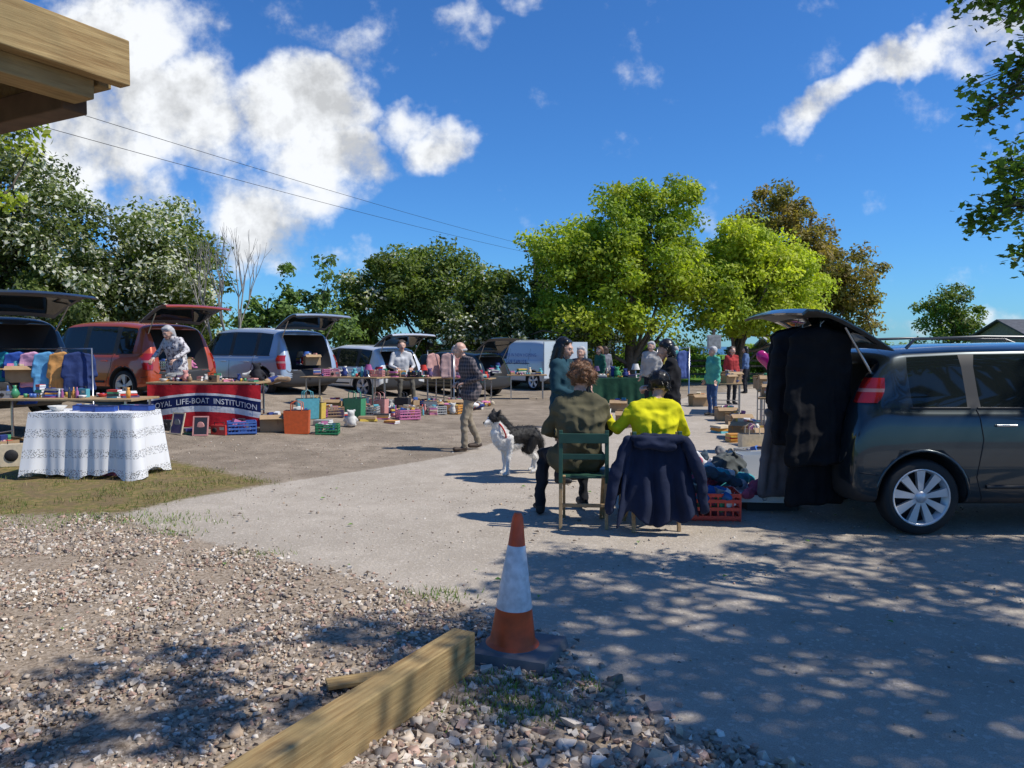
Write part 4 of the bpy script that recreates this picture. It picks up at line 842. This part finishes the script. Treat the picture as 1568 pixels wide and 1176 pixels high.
for tx,ty,w in [(-3.6,16.6,1.8),(-2.6,18.8,1.6),(-1.2,20.8,1.4)]:
    zt=table('folding_table',tx,ty,w,.7,.74,rad(-15)); fill(tx,ty,zt,w,.6,rad(-15),11,SM+['plastic_crate','table_lamp'],.95)
for i in range(95):
    x=rnd.uniform(-4.2,-.7); y=15.0+(x+4.2)*1.3+rnd.uniform(-.8,1.2)
    put(rnd.choice(['book_stack','plastic_crate','folded_clothes','clothes_heap','clothes_heap','shoes','soft_toy','bowl','radio','shopping_bag','mugs','bottles','plastic_crate','cardboard_box']),x,y,s=rnd.uniform(.7,1.05))
for x,y,z in [(-6.95,16.0,1.12),(-4.9,18.5,1.15),(-3.2,21.4,1.05),(-.6,24.3,.75),(-7.6,12.0,1.05)]:
    for i in range(6): put(rnd.choice(['cardboard_box','plastic_crate','folded_clothes','table_lamp','soft_toy']),x+rnd.uniform(-.25,.25),y+rnd.uniform(-.3,.3),z-.0,.85)
zt=table('folding_table',.45,23.3,1.2,.6,.74,0); fill(.45,23.3,zt,1.2,.5,0,6,SM)
zt=table('folding_table',3.1,20.3,2.0,.7,.74,0); tablecloth('green_tablecloth',3.1,20.3,2.04,.74,.76,0,cloth('dark_green',(.02,.07,.04)),.9); fill(3.1,20.3,zt+.03,2,.6,0,12,SM+['table_lamp'],1.1)
put('cardboard_box',2.3,15.2,0,1.1); put('cardboard_box',2.6,18.7,s=1)
def rail(x,y,w,n,cols,h=1.55,rz=0):
    mb=MB(); mb.tube([(-w/2,0,0),(-w/2,0,h),(w/2,0,h),(w/2,0,0)],.02,METAL,6)
    for i in range(n):
        cI=i%len(cols); garment(mb,(-w/2+.15+(w-.3)*i/(n-1),0,h-.1),.38,rnd.uniform(.5,.85),cloth('r%d_%d'%(int(x*10),cI),cols[cI]),th=.03,sleeve=.4,rz=rnd.uniform(.3,.9),vox=.028)
    mb.obj('clothes_rail',(x,y,hgt(x,y)),rz)
rail(4.5,21.5,.9,4,[(.5,.06,.05),(.5,.4,.08),(.06,.25,.25),(.08,.12,.3)])
rail(-1.9,20.5,.7,2,[(.5,.28,.25),(.45,.3,.28)],h=1.45)
for tx,ty,w,rz in [(5.3,15.6,1.8,1.3),(5.2,18.5,1.6,1.3),(4.6,13.2,1.0,1.2)]:
    zt=table('folding_table',tx,ty,w,.65,.74,rz); fill(tx,ty,zt,w,.6,rz,10,SM+['cardboard_box','cardboard_box'],1)
for k,x,y,s in [('cardboard_box',4.0,12.3,1.05),('cardboard_box',4.45,12.6,1),('book_stack',3.75,12.8,1.5),('cardboard_box',4.0,13.4,1),('plastic_crate',4.5,14.3,1),('book_stack',4.3,15.2,1.5),('cardboard_box',4.6,16.5,1),('shoes',3.6,11.8,1),('cardboard_box',5.0,20.5,1.1),('plastic_crate',3.3,10.4,1),('shopping_bag',3.45,11.0,.9),('cardboard_box',4.4,14.9,1),('folded_clothes',3.9,14.2,1.2),('book_stack',3.5,10.9,1.3)]: put(k,x,y,s=s)
put('plastic_crate',1.83,7.15,s=1.2,rz=-.08,m=plas('crate_red',(.6,.05,.03)))
CB2=[cloth('n_blue',(.03,.12,.35)),cloth('n_grey',(.2,.2,.2)),cloth('n_slate',(.06,.09,.12)),cloth('n_pink',(.5,.1,.15)),cloth('n_white',(.6,.6,.6)),cloth('n_teal',(.05,.3,.35))]
def heap(name,x,y,r,n,cols,h=.25,z=0):
    mb=MB(); P=[]
    for i in range(n):
        m=rnd.choice(cols); a=rng.normal(0,r,3); a[2]=rnd.uniform(.05,h); b_=a+rng.normal(0,.12,3); b_[2]=max(.05,min(h,b_[2])); P.append((a,b_,.06,.045,m))
    addblob(mb,P,.014,fold=.014,ff=14); mb.obj(name,(x,y,z))
heap('clothes_pile',1.9,7.75,.16,18,CB2,.38); heap('clothes_pile',2.15,8.35,.2,18,CB2,.36); heap('clothes_pile',2.3,9.3,.18,14,CB2,.3); heap('clothes_pile',1.85,7.15,.09,7,[CB2[3],CB2[4],CB2[0]],.25)
put('shoes',2.35,8.0,s=1); put('radio',2.5,8.9,s=1.2); put('bowl',2.0,9.3,s=1.6); put('vase',2.6,9.6,s=1.2)
BAGM=cloth('bag_grey',(.09,.1,.1)); mb=MB(); addblob(mb,[((-.14,0,.13),(.14,0,.13),.13,.12,BAGM),((-.1,0,.2),(.12,.02,.2),.1,.09,BAGM),((-.13,-.06,.25),(-.05,-.08,.36),.015,.015,BAGM),((-.05,-.08,.36),(.1,-.06,.25),.015,.015,BAGM)],.014,fold=.02); mb.obj('holdall_bag',(2.35,8.35,.14),.6)
mb=MB(); openbox(mb,.62,.5,.07,WHITE,.015); mb.obj('white_tray',(2.52,7.6,.09),-.1,bevel=.004); heap('clothes_pile',2.42,7.58,.1,8,[CB2[3],CB2[4],CB2[4]],.12,z=.1)
mb=MB(); openbox(mb,.5,.36,.08,DARK); mb.obj('tray_support',(2.54,7.6,0))
mb=MB(); openbox(mb,.42,.32,.3,mat('clear_plastic',(.5,.55,.6),rough=.2)); mb.obj('storage_tub',(2.95,9.3,0),.1)
for i in range(6): put(rnd.choice(['cardboard_box','clothes_heap','folded_clothes','shoes']),3.1+rnd.uniform(-.08,.15),7.27+rnd.uniform(-.45,.45),.645,.7)
mb=MB(); t=np.linspace(0,6.283,41)[:-1]; HM_=mat('magenta_foil',(.45,.01,.16),rough=.25,coat=.5)
hx=16*np.sin(t)**3/100; hz=(13*np.cos(t)-5*np.cos(2*t)-2*np.cos(3*t)-np.cos(4*t))/100
rows=[[(a*k,sg*.05*math.sqrt(max(0,1-k*k)),b_*k) for a,b_ in zip(np.append(hx,hx[0]),np.append(hz,hz[0]))] for sg,k in [(-1,.01),(-1,.4),(-1,.75),(-1,.93),(1,1),(1,.93),(1,.75),(1,.4),(1,.01)]]
mb.grid(rows,HM_); mb.tube([(0,0,-.16),(.02,0,-.5),(.0,.02,-.9)],.003,WHITE,4); mb.obj('heart_balloon',(3.68,11.1,1.42))
mb=MB(); mb.box((0,0,1.1),(.09,.09,2.2),BARK); mb.box((0,-.06,1.75),(.5,.03,.5),mat('sign_grey',(.35,.36,.34))); mb.box((0,-.08,1.75),(.42,.012,.4),mat('notice_paper',(.3,.3,.28),var=.3,vs=10)); mb.obj('notice_board',(7.2,27.5,0),0,bevel=.005)
mb=MB()
for i in range(14): mb.box((i*1.6,0,.5),(.09,.09,1.05),BARK)
for z_ in (.35,.7,.95): mb.box((10.4,-.055,z_),(20.8,.025,.09),BARK)
mb.obj('wooden_fence',(7.5,34.5,0),rad(4))
STW=mat('stone_wall',(.25,.23,.2),rough=.9,var=.2,bump=.3); SLATE=mat('slate_roof',(.06,.065,.075),rough=.7,var=.3,vs=4,bump=.4,bs=10)
def house(name,x,y,w,d,h,rh,rz,wall,roof):
    mb=MB(); mb.box((0,0,h/2),(w,d,h),wall); e=.25
    for s_ in (-1,1):
        V=[(-w/2-e,s_*(d/2+e),h-.05),(w/2+e,s_*(d/2+e),h-.05),(w/2+e,0,h+rh),(-w/2-e,0,h+rh)]; V+=[(a,b_,c_+.09) for a,b_,c_ in V]
        mb.add(V,[(0,1,2,3),(4,7,6,5),(0,4,5,1),(1,5,6,2),(2,6,7,3),(3,7,4,0)],roof)
        mb.add([(s_*w/2,-d/2,h),(s_*w/2,d/2,h),(s_*w/2,0,h+rh)],[(0,1,2)],wall)
    for i in (-.3,.3): mb.box((w*i,-d/2-.01,h*.6),(.7,.06,.7),GLASS); mb.box((w*i,-d/2-.045,h*.6),(.04,.03,.7),WHITE)
    mb.box((0,-d/2-.01,h*.42),(.85,.06,h*.8),GRN)
    if rh>1: mb.box((w*.35,0,h+rh+.2),(.5,.5,.9),wall)
    mb.obj(name,(x,y,0),rz)
house('garden_shed',13.2,36,2.6,2.2,1.5,.45,rad(5),STW,mat('pale_roof',(.4,.42,.44),var=.1))
house('slate_cottage',28.3,40,6,5,1.9,1.0,rad(2),STW,SLATE)
mb=MB()
for (a,b_) in [((-12.5,7.5,5.95),(1.4,40,6.3)),((-12.2,8.5,6.5),(1.0,40,6.75))]:
    P=[np.array(a)+(np.array(b_)-np.array(a))*t-np.array([0,0,1.0])*.8*t*(1-t) for t in np.linspace(0,1,24)]; mb.tube(P,.0065,BLACK,5)
mb.box((1.2,40,3.4),(.2,.2,6.9),BARK); mb.box((1.2,40,6.5),(1.2,.1,.1),BARK); mb.obj('power_line')
mb=MB(); mb.tube([(0,0,0),(-.12,0,.3)],.004,BLACK,4); mb.obj('car_aerial',(3.45,7.27,1.6))
# ------------------------------------------------------------ world + sun
w=bpy.data.worlds.new('World'); sc.world=w; w.use_nodes=True; T=NT(w.node_tree); N=w.node_tree.nodes
try: w.cycles.sampling_method='NONE'
except Exception as ex: print(ex)
bg=N['Background']; SE=rad(53); shadow=np.array([-.97,.22]); sunaz=math.atan2(-shadow[0],-shadow[1])
sk=T.n('ShaderNodeTexSky'); sk.sky_type='NISHITA'; sk.sun_disc=False; sk.sun_elevation=SE; sk.sun_rotation=sunaz; sk.air_density=1.0; sk.dust_density=.2; sk.ozone_density=2.0
tc=T.n('ShaderNodeTexCoord').outputs['Generated']; sp=T.n('ShaderNodeSeparateXYZ'); T.put(sp.inputs[0],tc)
yy=T.M('MAXIMUM',sp.outputs[1],.08); u=T.M('DIVIDE',sp.outputs[0],yy); v=T.M('DIVIDE',sp.outputs[2],yy)
def comb(a,b):
    o=T.n('ShaderNodeCombineXYZ'); T.put(o.inputs[0],a); T.put(o.inputs[1],b); return o.outputs[0]
P0=comb(u,v); wn=T.n('ShaderNodeTexNoise'); T.put(wn.inputs['Vector'],P0); wn.inputs['Scale'].default_value=5; wn.inputs['Detail'].default_value=5; wn.inputs['Roughness'].default_value=.6
ws=T.n('ShaderNodeSeparateColor'); T.put(ws.inputs[0],wn.outputs['Color'])
uw=T.M('ADD',u,T.M('MULTIPLY',T.M('SUBTRACT',ws.outputs[0],.5),.18)); vw=T.M('ADD',v,T.M('MULTIPLY',T.M('SUBTRACT',ws.outputs[1],.5),.18))
def px(a): return (a-784)/1178
def py(a): return (530-a)/1178
BL=[(185,70,155,115,0,1.05),(130,235,140,90,0,.95),(300,185,115,105,0,1.1),(455,175,112,100,0,1.2),(500,250,115,55,-.3,1.0),(685,240,66,54,.4,.9),(615,205,55,42,0,.55),(400,345,115,80,-.5,.85),(500,310,110,40,0,.5),(240,330,95,65,0,.75),(480,45,130,40,-.4,.36),(700,62,60,28,0,.42),(830,12,110,26,0,.34),(1350,115,210,38,.45,.85),(1500,80,130,55,.25,.85),(1450,480,260,26,0,.45),(560,385,90,22,0,.35)]
mask=0.0
for (cx,cy,rx,ry2,an_,wt) in BL:
    du=T.M('SUBTRACT',uw,px(cx)); dv=T.M('SUBTRACT',vw,py(cy)); ca,sa=math.cos(an_),math.sin(an_)
    a=T.M('ADD',T.M('MULTIPLY',du,ca*1178/rx),T.M('MULTIPLY',dv,sa*1178/rx)); b_=T.M('SUBTRACT',T.M('MULTIPLY',dv,ca*1178/ry2),T.M('MULTIPLY',du,sa*1178/ry2))
    d=T.M('ADD',T.M('MULTIPLY',a,a),T.M('MULTIPLY',b_,b_)); m_=T.M('MULTIPLY',T.M('SUBTRACT',1.3,d),wt); mask=T.M('MAXIMUM',mask,m_)
f1=T.noise(P0,9,8,.6); f2=T.noise(comb(T.M('ADD',u,.03),T.M('ADD',v,.04)),9,5,.6)
dens=T.mr(T.M('ADD',mask,T.M('MULTIPLY',T.M('SUBTRACT',f1,.5),3.0)),.2,1.15,0,1,True)
front=T.mr(sp.outputs[1],.1,.25)
dens=T.M('MULTIPLY',dens,front)
sh=T.mr(T.M('SUBTRACT',f1,f2),-.14,.06,.62,1.0)  # cloud self-shadow painted into the colour, from noise offset toward the sun
cc=T.n('ShaderNodeVectorMath',operation='SCALE'); cc.inputs[0].default_value=(10.4,10.7,11.1); T.put(cc.inputs['Scale'],sh)
hs=T.n('ShaderNodeVectorMath',operation='MULTIPLY'); T.put(hs.inputs[0],sk.outputs[0]); hs.inputs[1].default_value=(.42,.92,1.55)
T.put(bg.inputs[0],T.mix(dens,hs.outputs[0],cc.outputs[0])); bg.inputs[1].default_value=.092
sl=bpy.data.lights.new('sun','SUN'); sl.energy=5.0; sl.angle=rad(.53); sl.color=(1,.95,.86)
so=bpy.data.objects.new('sun',sl); COL.objects.link(so)
sd_=Vector((shadow[0]*math.cos(SE),shadow[1]*math.cos(SE),-math.sin(SE))); so.rotation_euler=sd_.to_track_quat('-Z','Y').to_euler()
cam=bpy.data.cameras.new('cam'); cam.lens=27.04; cam.sensor_width=36; cam.clip_end=20000; cam.clip_start=.05
co=bpy.data.objects.new('camera',cam); COL.objects.link(co); co.location=(0,0,1.6); co.rotation_euler=(rad(90-2.82),0,0); sc.camera=co
print('FACES',sum(len(o.data.polygons) for o in bpy.data.objects if o.type=='MESH'))
